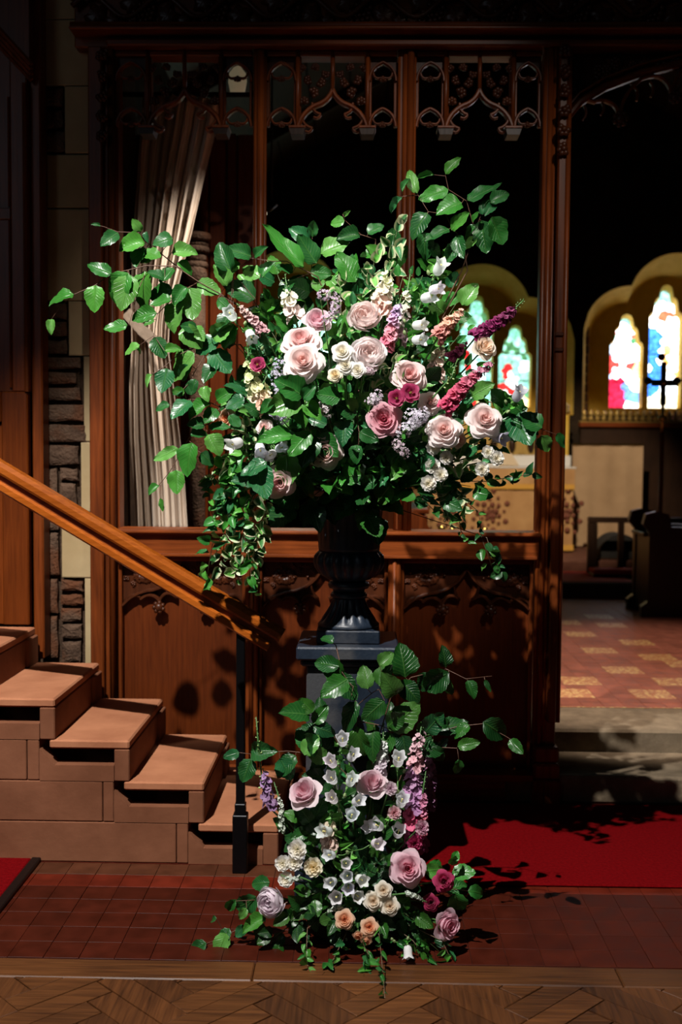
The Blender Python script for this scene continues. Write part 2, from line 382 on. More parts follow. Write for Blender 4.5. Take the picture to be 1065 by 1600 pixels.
CURTAIN = curtain_mat()
rnd = random.Random(7)

# ================================================================== the setting
YS = 4.62                       # front of the screen
TS = .1055                      # floor tile
def clip(poly, nx, ny, c):
    out = []
    for i in range(len(poly)):
        a, b = poly[i], poly[(i + 1) % len(poly)]
        da, db = nx * a[0] + ny * a[1] - c, nx * b[0] + ny * b[1] - c
        if da <= 0: out.append(a)
        if da * db < 0:
            t = da / (da - db); out.append((a[0] + (b[0] - a[0]) * t, a[1] + (b[1] - a[1]) * t))
    return out
def slab(poly, z0, z1, b=.002):
    """flat piece with a small chamfer; poly in (x,y) counter-clockwise"""
    m = MB(); n = len(poly); cx = sum(p[0] for p in poly) / n; cy = sum(p[1] for p in poly) / n
    def ins(p):
        d = math.hypot(p[0] - cx, p[1] - cy) or 1; k = max(0, 1 - b / d * 1.3); return (cx + (p[0] - cx) * k, cy + (p[1] - cy) * k)
    vs = [(x, y, z0) for x, y in poly] + [(x, y, z1 - b) for x, y in poly] + [(*ins(p), z1) for p in poly]
    fs = [(i + r * n, (i + 1) % n + r * n, (i + 1) % n + (r + 1) * n, i + (r + 1) * n) for r in (0, 1) for i in range(n)]
    fs.append(tuple(range(2 * n, 3 * n)))
    return m.add(vs, fs)
def tilemesh(mat, name, sz=TS, gap=.0014, h=.02):
    m = MB().box(-sz / 2 + gap / 2, sz / 2 - gap / 2, -sz / 2 + gap / 2, sz / 2 - gap / 2, -h, 0, .0010)
    return m.mesh(name, mat)

floor = MB().box(-2.6, 2.9, 3.11, 5.0, -.3, -.0035).build('floor', GROUT)
tag(floor, 'dark red quarry tile floor before the screen', kind='structure')
me_t = tilemesh(TILE, 'tile')
y0 = 3.118
for j in range(7):
    for i in range(-14, 14):
        x = (i + .5) * TS + .02; y = y0 + (j + .5) * TS
        k = rnd.uniform(.88, 1.1); c = (.048 * k, .0075 * k, .003 * k)
        if j == 6: c = (.075 * k, .024 * k, .011 * k)
        if j == 5: c = (.105 * k, .0125 * k, .005 * k)
        inst('tile', me_t, floor, (x, y, rnd.uniform(-.0008, .0006)), Matrix.Rotation(rnd.uniform(-.004, .004), 3, 'Z'), 1, c)
m = MB().box(-2.6, 2.9, y0 + 7 * TS + .002, 4.9, -.02, 0)
o = m.build('plain_tiling', TILE, floor); o.color = (.075, .012, .006, 1)

pfloor = MB().box(-2.6, 2.9, 1.6, 3.11, -.3, -.012).build('floor', plain('floor_pitch', (.02, .012, .008), .8))
tag(pfloor, 'brown herringbone woodblock floor of the nave', kind='structure')
for i in range(-2, 3):
    x0 = i * 1.05 - .3
    MB().box(x0 + .001, x0 + 1.049, 3.0, 3.112, -.03, .001, .004).build('border_plank', PARQUET_A, pfloor)
BL, BW = .32, .08
ca = R(45)
def herring(ax, ay, vert):
    r = [(ax, ay), (ax + (BW if vert else BL), ay), (ax + (BW if vert else BL), ay + (BL if vert else BW)), (ax, ay + (BL if vert else BW))]
    g = .0015; r = [(r[0][0] + g, r[0][1] + g), (r[1][0] - g, r[1][1] + g), (r[2][0] - g, r[2][1] - g), (r[3][0] + g, r[3][1] - g)]
    return [((x * math.cos(ca) - y * math.sin(ca)) , (x * math.sin(ca) + y * math.cos(ca)) + 2.7) for x, y in r]
for a in range(-24, 25):
    for k in range(-14, 15):
        bx, by = a * BW + 0 * k, a * BW
        # herringbone lattice: horizontal block at (k*2L.. ) stepping diagonally
        for vert in (0, 1):
            if vert: px_, py_ = a * BW + k * 2 * BL + BL, a * BW + BW - BL
            else: px_, py_ = a * BW + k * 2 * BL, a * BW
            q = herring(px_, py_, vert)
            if max(p[1] for p in q) < 2.35 or min(p[1] for p in q) > 2.99 or max(p[0] for p in q) < -1.35 or min(p[0] for p in q) > 1.4: continue
            q = clip(q, 0, 1, 2.998)
            if len(q) < 3: continue
            slab(q, -.02, rnd.uniform(-.0012, .0008), .002).build('wood_block', PARQUET_B if vert else PARQUET_A, pfloor)

# red carpet before the chancel steps
m = MB().box(.12, 2.7, 3.70, 4.568, .0005, .011, .004)
tag(m.build('carpet', CARPET), 'bright red carpet strip at the foot of the chancel steps', 'carpet')
t = empty('carpet', (-1.6, 3.6, 0), 'red mat with black edging at the far left of the tiles', 'mat')
MB().box(-2.4, -1.192, 3.0, 3.865, .0005, .012, .003).build('pile', CARPET, t)
MB().box(-1.19, -1.155, 3.0, 3.865, .0005, .016, .004).build('edging', IRON, t)

# chancel steps and floor
ch_z1, ch_z2 = .12, .223
st = empty('chancel_steps', (1.7, 4.99, 0), 'two worn stone steps up to the chancel', kind='structure')
MB().box(.62, 2.9, 4.60, 5.05, 0, ch_z1, .012).build('step', STEPSTONE, st)
MB().box(-1.15, 2.9, 4.99, 5.44, 0, ch_z2, .012).build('step', STEPSTONE, st)
cfloor = MB().box(-1.6, 4.6, 5.4, 14.2, -.1, ch_z2 - .004).build('floor', GROUT)
tag(cfloor, 'chancel floor of red tiles with pale patterned inlays', kind='structure')
marks = [(245, 738), (830, 838), (585, 657), (380, 502), (685, 440), (215, 375), (125, 268), (895, 545), (1040, 622), (1060, 745), (90, 830), (500, 296), (350, 220)]
pale = set()
CX0, CY0 = .60, 5.445
for cx, cy in marks:
    px, py = 860 + cx / 5.195, 920 + cy / 5.195
    v = P(px, py, 1.0) - CAM_P; q = CAM_P + v * ((ch_z2 - CAM_Z) / v.z)
    i, j = round((q.x - CX0) / TS) - 1, round((q.y - CY0) / TS) - 1
    for a in (0, 1):
        for b in (0, 1): pale.add((i + a, j + b))
me_e = tilemesh(ENCAUSTIC, 'tile')
far_r, far_p = MB(), MB()
for j in range(40):
    y = CY0 + (j + .5) * TS
    for i in range(0, 30):
        x = CX0 + (i + .5) * TS
        pxx = 565 + x * 1700 / y
        near = j < 19 and 845 < pxx < 1110
        p_ = (i, j) in pale or j == 0 and False
        if near:
            k = rnd.uniform(.85, 1.12)
            inst('tile', me_e if p_ else me_t, cfloor, (x, y, ch_z2 + rnd.uniform(-.0006, .0004)), None, 1, (.27 * k, .085 * k, .052 * k))
        else:
            (far_p if p_ else far_r).box(x - TS / 2 + .001, x + TS / 2 - .001, y - TS / 2 + .001, y + TS / 2 - .001, ch_z2 - .02, ch_z2)
o = far_r.build('far_tiles', TILE, cfloor); o['kind'] = 'stuff'; o.color = (.27, .085, .052, 1)
if far_p.v: o = far_p.build('far_patterned_tiles', ENCAUSTIC, cfloor); o['kind'] = 'stuff'
MB().box(.60, 2.9, 5.432, 5.447, ch_z2 - .01, ch_z2 + .001).build('tile_border', ENCAUSTIC, cfloor)
ss = empty('sanctuary_steps', (2, 10, ch_z2), 'dark stone sanctuary step before the altar', kind='structure')
MB().box(-1.5, 4.5, 9.65, 10.65, ch_z2 - .02, .345, .012).build('step', stone('sanctuary_stone', (.05, .03, .02), (.10, .06, .04)), ss)
MB().box(-1.5, 4.5, 10.6, 13.0, ch_z2 - .02, .45, .012).build('step', stone('sanctuary_top_stone', (.10, .04, .03), (.16, .07, .05)), ss)
MB().box(1.2, 2.45, 9.75, 10.58, .345, .352, .003).build('red_runner', REDCLOTH, ss)

# ---------------------------------------------------------------- chancel walls, roof, windows
YE = 13.0
def circ_top(cs, base):
    def f(dx):
        t = base
        for cx, cz, r in cs:
            q = r * r - (dx - cx) ** 2
            if q > 0: t = max(t, cz + math.sqrt(q))
        return t
    return f
def plate(x0, x1, z0, z1, y, ops, n=44):
    """a wall face with shaped openings; ops: (xc, half width, sill z, top(dx))"""
    m = MB(); x = x0
    def q(xa, xb, za, zb, zc, zd):
        m.add([(xa, y, za), (xb, y, zb), (xb, y, zc), (xa, y, zd)], [(0, 1, 2, 3)])
    for xc, hw, zs, top in sorted(ops, key=lambda o: o[0]):
        q(x, xc - hw, z0, z0, z1, z1)
        for i in range(n):
            a, b = -hw + 2 * hw * i / n, -hw + 2 * hw * (i + 1) / n
            q(xc + a, xc + b, top(a), top(b), z1, z1)
            if zs > z0: q(xc + a, xc + b, z0, z0, zs, zs)
        x = xc + hw
    q(x, x1, z0, z0, z1, z1)
    return m
def reveal(xc, hw, zs, top, y0, y1, k=1.0, n=44, sill=True):
    """the thickness of an opening from y0 to y1, narrowing by k"""
    pts = [(-hw, zs)] + [(-hw + 2 * hw * i / n, top(-hw + 2 * hw * i / n)) for i in range(n + 1)] + [(hw, zs)]
    zc = zs + .5
    A = [(xc + a, y0, z) for a, z in pts]; B = [(xc + a * k, y1, zc + (z - zc) * k if z > zs else z) for a, z in pts]
    m = MB(); L = len(pts)
    m.add(A + B, [(i, i + 1, L + i + 1, L + i) for i in range(L - 1)] + ([(L - 1, 0, L, 2 * L - 1)] if sill else []))
    return m
WIN = [(X(452, YE), .02), (X(748, YE), -.14), (X(1052, YE), 0.0)]
def bigtop(zo): return circ_top([(0, 3.268 + zo, .587), (-.55, 2.92 + zo, .552), (.55, 2.92 + zo, .552)], 2.9 + zo)
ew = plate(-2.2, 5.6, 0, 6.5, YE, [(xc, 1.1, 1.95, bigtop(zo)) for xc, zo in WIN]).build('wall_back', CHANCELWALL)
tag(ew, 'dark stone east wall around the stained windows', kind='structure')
def light_top(zt, hw):
    return circ_top([(0, zt - .075, .075), (-.055, zt - .225, .085), (.055, zt - .225, .085), (-hw + .075, zt - .40, .078), (hw - .075, zt - .40, .078)], zt - .42)
def pane_color(wi, u, v, r):
    """u across -1..1, v height 0..1: pale figures with robes in red, blue and green"""
    white = (3.2, 3.3, 3.4)
    if wi == 2:
        if v < .06: return (3.0, 2.6, 2.5)
        if v < .30 and u < .0: return (1.1, .03, .10)
        if v < .30 and u < .45: return (.25, .5, 1.6) if r < .5 else (2.8, 2.2, 1.9)
        if v < .22: return (.3, .8, 1.9)
        if v > .9: return (.45, .95, .8)
        if v > .72 and abs(u) > .55: return (.12, .5, .22) if r < .6 else (1.6, .2, .15)
        if .42 < v < .5 and abs(u) > .3: return (1.4, .12, .1) if r < .55 else (2.6, 1.7, .7)
        if u < -.72: return (1.3, 1.7, 2.2) if r < .7 else (1.2, .1, .1)
        return white if r < .82 else (2.9, 2.5, 2.1)
    if wi == 3:
        if v < .12: return (2.2, 1.9, 1.3)
        if v < .62 and -.8 < u < -.15: return (.10, .45, 1.6)
        if .28 < v < .5 and u > -.2: return (2.6, 1.2, .3) if r < .5 else white
        if .45 < v < .55 and u < .2: return (1.3, .06, .18)
        if v > .86: return (.55, 1.1, 1.0)
        if v > .7 and r < .35: return (1.6, .25, .12)
        return white
    if v > .86: return (.30, .85, .62)
    if abs(u) > .7: return (.35, .95, .75) if r < .7 else (.12, .4, .2)
    if v < .28 and u < .25: return (1.1, .035, .03) if r < .6 else (1.6, 1.8, 1.7)
    if .36 < v < .52 and u < -.3: return (.9, .03, .03)
    if v < .2: return (1.9, 1.5, .6)
    if v > .6: return (.5, 1.1, .85) if r < .55 else (.10, .30, .12)
    return (1.1, 1.7, 1.55) if r < .65 else (.35, .75, .6)
def voronoi(x0, x1, z0, z1, n, rr):
    pts = [(rr.uniform(x0, x1), rr.uniform(z0, z1)) for _ in range(n)]
    for _ in range(2):                                    # relax so that the panes are alike in size
        cells = []
        for i, p in enumerate(pts):
            poly = [(x0, z0), (x1, z0), (x1, z1), (x0, z1)]
            for j, q in enumerate(pts):
                if i == j: continue
                nx, nz = q[0] - p[0], q[1] - p[1]
                poly = clip(poly, nx, nz, nx * (p[0] + q[0]) / 2 + nz * (p[1] + q[1]) / 2)
                if len(poly) < 3: break
            cells.append(poly)
        pts = [(sum(a for a, _ in c) / len(c), sum(b for _, b in c) / len(c)) if len(c) > 2 else p for c, p in zip(cells, pts)]
    return [c for c in cells if len(c) > 2]
for wi, (xc, zo) in enumerate(WIN):
    wd = empty('window_%d' % (wi + 1), (xc, YE, 1.95), ['stained glass window behind the flowers', 'green and white stained glass window beside the screen post', 'bright stained glass window at the far right'][wi], kind='structure')
    bt = bigtop(zo)
    reveal(xc, 1.1, 1.95, bt, YE, YE + .5, .86).build('arch_reveal', YELLOWSTONE, wd)
    def inner(dx, f=bt): return 2.45 + (f(dx / .86) - 2.45) * .86
    lights = [(-.474, .20, 3.20 + zo), (0.0, .20, 3.56 + zo), (.474, .20, 3.20 + zo)]
    ops = [(xc + a, hw, 2.06, light_top(zt, hw)) for a, hw, zt in lights]
    plate(xc - 1.0, xc + 1.0, 1.9, 4.0, YE + .5, ops, 24).build('tracery_face', YELLOWSTONE, wd)
    for a, hw, zt in lights:
        reveal(xc + a, hw, 2.06, light_top(zt, hw), YE + .5, YE + .62, .94, 24).build('light_reveal', YELLOWSTONE, wd)
        rr = random.Random(int(a * 100) + wi * 17)
        lead = MB().box(xc + a - hw - .02, xc + a + hw + .02, YE + .632, YE + .64, 2.04, zt + .02).build('lead_backing', LEAD, wd)
        for cell in voronoi(xc + a - hw, xc + a + hw, 2.06, zt, 70 if wi else 24, rr):
            n = len(cell); cx = sum(p[0] for p in cell) / n; cz = sum(p[1] for p in cell) / n
            q = [(cx + (x - cx) * .93, cz + (z - cz) * .93) for x, z in cell]
            pane = MB().prism(q, YE + .622, YE + .634).build('pane', GLASS, wd)
            kind = wi if wi < 2 else (2 if a < -.1 else 3)
            c = pane_color(1 if kind < 2 else kind, (cx - xc - a) / hw, (cz - 2.06) / (zt - 2.06), rr.random())
            pane.color = (*c, 1)
        for zb in (2.38, 2.72): MB().box(xc + a - hw, xc + a + hw, YE + .61, YE + .622, zb, zb + .012).build('saddle_bar', LEAD, wd)
    # rubble quoins showing in the splayed jamb
    for sgn in (-1, 1):
        for k in range(9):
            z0_ = 2.0 + k * .115; wq = rnd.choice((.10, .13, .16)); y_ = YE + .30
            xj = xc + sgn * (1.1 - .154 * .6 - .004)
            MB().box(xj - .016, xj + .016, y_ - wq / 2, y_ + wq / 2, z0_, z0_ + .105, .008).build('quoin_stone', RUBBLE, wd)
# side walls and roof of the chancel
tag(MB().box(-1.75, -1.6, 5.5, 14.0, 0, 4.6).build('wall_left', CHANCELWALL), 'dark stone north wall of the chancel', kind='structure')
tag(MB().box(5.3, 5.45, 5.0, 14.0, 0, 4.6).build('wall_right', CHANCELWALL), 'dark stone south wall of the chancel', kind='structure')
roof = empty('ceiling', (1.8, 9, 4.5), 'dark boarded timber chancel roof', kind='structure')
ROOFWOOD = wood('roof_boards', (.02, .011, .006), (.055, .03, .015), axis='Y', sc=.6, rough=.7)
for sx, xa, xb in ((1, -1.75, 1.85), (-1, 1.85, 5.45)):
    for k in range(9):
        a, b = xa + (xb - xa) * k / 9, xa + (xb - xa) * (k + .96) / 9
        za = 4.45 + (1.9 * (a - xa) / (xb - xa) if sx > 0 else 1.9 * (xb - a) / (xb - xa)); zb = 4.45 + (1.9 * (b - xa) / (xb - xa) if sx > 0 else 1.9 * (xb - b) / (xb - xa))
        MB().add([(a, 4.9, za), (b, 4.9, zb), (b, 14, zb), (a, 14, za), (a, 4.9, za + .03), (b, 4.9, zb + .03), (b, 14, zb + .03), (a, 14, za + .03)],
                 [(0, 3, 2, 1), (4, 5, 6, 7), (0, 1, 5, 4), (1, 2, 6, 5), (2, 3, 7, 6), (3, 0, 4, 7)]).build('roof_board', ROOFWOOD, roof)
for y in (7.2, 9.4, 11.6):
    MB().tube([(-1.7, y, 4.40), (1.85, y, 6.3)], .07, 4).build('rafter', ROOFWOOD, roof)
    MB().tube([(5.4, y, 4.40), (1.85, y, 6.3)], .07, 4).build('rafter', ROOFWOOD, roof)
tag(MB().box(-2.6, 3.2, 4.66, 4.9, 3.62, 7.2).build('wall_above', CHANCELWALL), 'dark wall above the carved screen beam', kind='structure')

# ---------------------------------------------------------------- plaster and rubble pier left of the screen
YP = 4.70
pier = MB().box(-2.6, -1.145, YP + .03, 5.5, 0, 4.4).build('wall_front', MORTAR)
tag(pier, 'pier of yellow plaster and rough rubble stones beside the screen', kind='structure')
def pier_piece(x0, x1, y0, y1, mat, proud, rough=0.0, name='stone_block'):
    ax, bx = X(x0, YP), X(x1, YP); za, zb = Z(y1, YP, 110), Z(y0, YP, 110)
    g = .002 if mat is PLASTER else .006
    n = 6
    poly = []
    for (ua, va, ub, vb) in ((0, 0, 1, 0), (1, 0, 1, 1), (1, 1, 0, 1), (0, 1, 0, 0)):
        for k in range(n // 2):
            t = k / (n // 2); u, v = ua + (ub - ua) * t, va + (vb - va) * t
            poly.append((ax + g + (bx - ax - 2 * g) * u + rnd.uniform(-rough, rough), za + g + (zb - za - 2 * g) * v + rnd.uniform(-rough, rough)))
    cx = sum(p[0] for p in poly) / len(poly); cz = sum(p[1] for p in poly) / len(poly)
    L = len(poly); e = .006 if rough else .002
    inn = [(cx + (x - cx) * (1 - e * 2.2 / max(.02, math.hypot(x - cx, z - cz))), cz + (z - cz) * (1 - e * 2.2 / max(.02, math.hypot(x - cx, z - cz)))) for x, z in poly]
    yf = YP - proud
    vs = [(x, YP + .05, z) for x, z in poly] + [(x, yf + e, z) for x, z in poly] + [(x, yf + rnd.uniform(-rough, rough) * .6, z) for x, z in inn] + [(cx, yf - rough * .8, cz)]
    fs = [(i + r * L, (i + 1) % L + r * L, (i + 1) % L + (r + 1) * L, i + (r + 1) * L) for r in (0, 1) for i in range(L)] + [(2 * L + i, 2 * L + (i + 1) % L, 3 * L) for i in range(L)]
    return MB().add(vs, fs).build(name, mat, pier)
for r_ in [(60, 145, -180, -60), (60, 145, -60, 30), (74, 145, 30, 134), (104, 145, 134, 240), (76, 145, 241, 325), (74, 145, 326, 470), (108, 145, 470, 556),
           (131, 145, 556, 690), (126, 145, 690, 800), (95, 145, 800, 903), (131, 145, 903, 1046)]:
    pier_piece(*r_, PLASTER, 0.0, name='plaster_block')
for r_ in [(72, 103, 136, 168), (72, 103, 169, 202), (72, 105, 203, 239), (60, 107, 472, 500), (60, 107, 502, 528), (60, 107, 530, 554), (60, 129, 557, 578), (60, 122, 580, 602),
           (60, 128, 604, 628), (60, 135, 630, 660), (60, 138, 662, 692), (60, 124, 694, 728), (92, 123, 730, 752), (92, 121, 754, 800), (60, 90, 730, 780), (60, 93, 782, 830), (60, 93, 832, 900),
           (60, 90, 903, 960), (60, 90, 962, 1030), (92, 130, 905, 925), (92, 130, 927, 947), (92, 128, 949, 972), (92, 127, 974, 999), (92, 126, 1001, 1036), (60, 130, 1038, 1070)]:
    pier_piece(*r_, RUBBLE, .004, .004, 'rubble_stone')

# ---------------------------------------------------------------- stone stairs
SY0, SY1 = 3.86, 4.53
RISE, GO = .15, .27
X0S = X(437, SY0)
stairs = empty('stone_stairs', (-1, 4.2, 0), 'pink sandstone stairs with slotted sides rising left', kind='structure')
for i in range(7):
    xr, zt = X0S - GO * i, RISE * (i + 1)
    xl = xr - GO - .02
    # tread slab, the leg at its right end, and the blocks below the slot
    MB().box(xl, xr, SY0, SY1, zt - .032, zt, .006).build('tread', TREADSTONE, stairs)
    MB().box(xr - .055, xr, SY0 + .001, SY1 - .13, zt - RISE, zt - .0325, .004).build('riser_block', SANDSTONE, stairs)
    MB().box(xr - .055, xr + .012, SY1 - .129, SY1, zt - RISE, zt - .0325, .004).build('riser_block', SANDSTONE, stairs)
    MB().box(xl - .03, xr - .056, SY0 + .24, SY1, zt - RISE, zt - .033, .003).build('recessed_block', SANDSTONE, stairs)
    # lower lip of the slot, with its bevelled end
    za = zt - RISE; zl = zt - .092
    xs = xr - .056
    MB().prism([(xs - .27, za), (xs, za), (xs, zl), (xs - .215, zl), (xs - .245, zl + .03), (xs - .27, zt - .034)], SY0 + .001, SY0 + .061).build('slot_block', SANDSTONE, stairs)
# ashlar blocks of the side below the treads
def ashlar(x0, x1, z0, z1):
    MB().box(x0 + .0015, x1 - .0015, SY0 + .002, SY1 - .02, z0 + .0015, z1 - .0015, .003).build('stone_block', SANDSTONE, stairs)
SB = .326                       # right end of each course, left of the slot
rows = {0: [X0S - SB, X(275, SY0), X(-10, SY0) - .3, -2.2], 1: [X0S - GO - SB, X(158, SY0), X(-30, SY0), -2.2], 2: [X0S - 2 * GO - SB, X(38, SY0), -1.9, -2.2],
        3: [X0S - 3 * GO - SB, -1.75, -2.2], 4: [X0S - 4 * GO - SB, -2.0, -2.2]}
for r_, xs in rows.items():
    for a, b in zip(xs[:-1], xs[1:]): ashlar(b, a, r_ * RISE, (r_ + 1) * RISE)

# ================================================================== the carved wooden screen
screen = empty('rood_screen', (0, YS, 0), 'dark carved oak church screen with tracery heads and panelled base', 'screen')
ZT = Z(72, YS)                       # underside of the top beam
ZD0, ZD1 = Z(868, YS), Z(829, YS)    # middle rail
def part(name, mat, m, label=None, parent=None, smooth=None):
    o = m.build(name, mat, parent or screen, smooth)
    if label: o['label'] = label
    return o
def sub(name, mat, m, parent, smooth=None): return m.build(name, mat, parent, smooth)
def arc(p0, p1, bulge, n=8):
    """curve from p0 to p1 in (x,z); bulge sideways"""
    a, b = Vector(p0), Vector(p1); d = b - a; nn = Vector((-d.y, d.x))
    return [a + d * t + nn * bulge * 4 * t * (1 - t) for t in [i / n for i in range(n + 1)]]
def xz(pts, y): return [Vector((p[0], y, p[1])) for p in pts]
ROLL_ = [(-.5, -.5), (-.5, .2), (-.18, .5), (.18, .5), (.5, .2), (.5, -.5)]
def bar(pts, wdt, dep, y):
    """moulded bar along a curve in the plane of the screen, rounded towards the nave"""
    return MB().sweep(xz(pts, y), [(a * wdt, b * dep) for a, b in ROLL_], (0, -1, 0))
# carved pieces shared by the frieze and spandrels
def carved_leaf():
    m = MB(); n = 14; ring = []
    for k in range(n):
        a = 2 * math.pi * k / n; r = .5 * (1 + .28 * math.cos(5 * a)) ; ring.append((r * math.cos(a) * .85, r * math.sin(a)))
    vs = [(x, .0, z) for x, z in ring] + [(x * .62, -.22 - .1 * (i % 2), z * .62) for i, (x, z) in enumerate(ring)] + [(0, -.10, 0)]
    fs = [(i, (i + 1) % n, n + (i + 1) % n, n + i) for i in range(n)] + [(n + i, n + (i + 1) % n, 2 * n) for i in range(n)]
    return m.add(vs, fs).mesh('carved_leaf', OAK_CARVED, smooth=True)
def carved_grapes():
    m = MB()
    for r_, (cnt, z) in enumerate(((4, .34), (5, .12), (4, -.10), (3, -.30), (1, -.46))):
        for k in range(cnt): m.ball(((k - (cnt - 1) / 2) * .21, -.10 - .06 * ((k + r_) % 2), z), .125, 6, 4)
    return m.mesh('grape_bunch', OAK_CARVED, smooth=True)
def crocket_mesh():
    m = MB()
    for k in range(5):
        a = R(-20 + 55 * k); m.ball((math.cos(a) * .32, -.25, math.sin(a) * .30), .24, 6, 4, (1, .9, 1))
    m.ball((0, -.38, 0), .22, 6, 4); m.ball((0, -.12, 0), .36, 7, 4)
    return m.mesh('crocket', OAK_CARVED, smooth=True)
def boss_mesh():
    m = MB().ball((0, -.2, 0), .42, 8, 5)
    for k in range(7):
        a = 2 * math.pi * k / 7; m.ball((math.cos(a) * .38, -.3, math.sin(a) * .38), .2, 6, 4)
    return m.mesh('boss', OAK_CARVED, smooth=True)
ME_CL, ME_GR, ME_CK, ME_BO = carved_leaf(), carved_grapes(), crocket_mesh(), boss_mesh()
ROTY = lambda a: Matrix.Rotation(a, 3, 'Y')

# posts: (left px, right px) at mid height
def post(x0, x1, z0, z1, shafts, y0=YS, y1=YS + .15, name='post'):
    w_ = x1 - x0
    o = part(name, OAK_Z, MB().box(x0 + w_ * .12, x1 - w_ * .12, y0 + .022, y1, z0, z1, .004))
    for u, r_, f in shafts:
        xs = x0 + w_ * u
        sub('shaft_moulding', OAK_Z, MB().tube([(xs, y0 + f, z0), (xs, y0 + f, z1)], r_, 8), o, True)
    return o
PL0, PL1 = X(140, YS), X(181, YS)
PR0, PR1 = X(838, YS), X(880, YS)
M1a, M1b = X(390, YS), X(412, YS)
M2a, M2b = X(614, YS), X(643, YS)
# left post: broad flat face with mouldings to its right
o = part('post', OAK_Z, MB().box(PL0, X(161, YS), YS, YS + .16, .0, ZT, .005))
sub('shaft_moulding', OAK_Z, MB().box(X(161, YS) + .001, X(168, YS), YS + .03, YS + .16, .0, ZT, .003), o)
sub('shaft_moulding', OAK_Z, MB().tube([(X(173, YS), YS + .035, 0), (X(173, YS), YS + .035, ZT)], .013, 8), o, True)
sub('shaft_moulding', OAK_Z, MB().box(X(175, YS), PL1, YS + .07, YS + .16, 0, ZT, .003), o)
for k in range(5):
    inst('crocket', ME_CK, screen, (X(163, YS), YS - .004, Z(90 + 31 * k, YS, 160)), ROTY(k * 1.3), .050)
post(M1a, M1b, ZD1, ZT, [(.30, .012, .018), (.62, .016, .010), (.9, .008, .03)], YS + .02, YS + .13, 'mullion')
post(M2a, M2b, ZD1, ZT, [(.15, .009, .03), (.45, .013, .02), (.72, .016, .010), (.93, .008, .03)], YS + .02, YS + .13, 'mullion')
o = post(PR0, PR1, .0, ZT, [(.10, .010, .03), (.27, .012, .02), (.44, .010, .025)], YS - .01, YS + .16)
sub('shaft_face', OAK_Z, MB().box(PR0 + (PR1 - PR0) * .52, PR0 + (PR1 - PR0) * .84, YS - .035, YS + .1, .35, ZT, .006), o)
sub('shaft_moulding', OAK_Z, MB().tube([(PR0 + (PR1 - PR0) * .93, YS - .005, .35), (PR0 + (PR1 - PR0) * .93, YS - .005, ZT)], .011, 8), o, True)
xm = PR0 + (PR1 - PR0) * .68
for py in (522, 546):
    z_ = Z(py, YS, 865); sub('weathering', OAK_CARVED, MB().box(xm - .018, xm + .018, YS - .045, YS, z_ - .012, z_ + .004, .003), o)
base = part('post_base', OAK_Z, MB().box(PR0 - .004, PR1 + .004, YS - .05, YS + .16, .0, Z(1215, YS, 860), .006))
sub('base_moulding', OAK_Z, MB().box(PR0 - .0, PR1 + .0, YS - .042, YS + .15, Z(1215, YS, 860), Z(1190, YS, 860), .010), base)
sub('base_moulding', OAK_Z, MB().box(PR0 + .004, PR1 - .002, YS - .036, YS + .15, Z(1189, YS, 860), Z(1165, YS, 860), .008), base)
for k in range(6):
    inst('crocket', ME_CK, screen, (xm, YS - .036, Z(88 + 30 * k, YS, 875)), ROTY(k * .9), .056)

# top beam: mouldings and the vine frieze
XB0, XB1 = PL0 - .06, 2.6
part('beam', OAK_X, MB().box(XB0, XB1, YS + .02, YS + .2, ZT, ZT + .45, .006))
part('beam_moulding', OAK_X, MB().box(PL1 - .03, XB1, YS - .02, YS + .03, ZT - .004, ZT + .022, .006), 'thin lit fillet under the beam')
part('beam_moulding', OAK_X, MB().box(XB0, XB1, YS - .075, YS + .03, ZT + .042, ZT + .056, .005))
part('beam_moulding', OAK_X, MB().tube([(XB0, YS - .04, ZT + .070), (XB1, YS - .04, ZT + .070)], .014, 8), smooth=True)
part('beam_moulding', OAK_X, MB().box(XB0, XB1, YS - .10, YS + .03, ZT + .235, ZT + .27, .008))
zf = ZT + .155
vine = MB()
L_ = .30; n_ = int((XB1 - XB0) / .02)
vine.tube([(XB0 + .02 * i, YS - .018, zf + .045 * math.sin(2 * math.pi * (.02 * i) / L_)) for i in range(n_)], .011, 6)
part('vine_stem', OAK_CARVED, vine, smooth=True)
for k in range(int((XB1 - XB0) / (L_ / 2)) - 1):
    x_ = XB0 + L_ / 4 + k * L_ / 2; s_ = 1 if k % 2 == 0 else -1
    inst('carved_leaf', ME_CL, screen, (x_ + .02, YS + .012, zf - s_ * .028), ROTY(.5 * s_ + k), .105)
    inst('carved_leaf', ME_CL, screen, (x_ - .06, YS + .012, zf + s_ * .045), ROTY(-.7 * s_), .07)
    if k % 2: inst('grape_bunch', ME_GR, screen, (x_ + .075, YS + .014, zf + s_ * .02), ROTY(.2 * s_), .10)
    t_ = [(x_ + .03 + .028 * math.cos(a) * (1 - a / 9), YS - .014, zf + s_ * .05 + .028 * math.sin(a) * (1 - a / 9)) for a in [i * .6 for i in range(11)]]
    part('tendril', OAK_CARVED, MB().tube(t_, .005, 5), smooth=True)

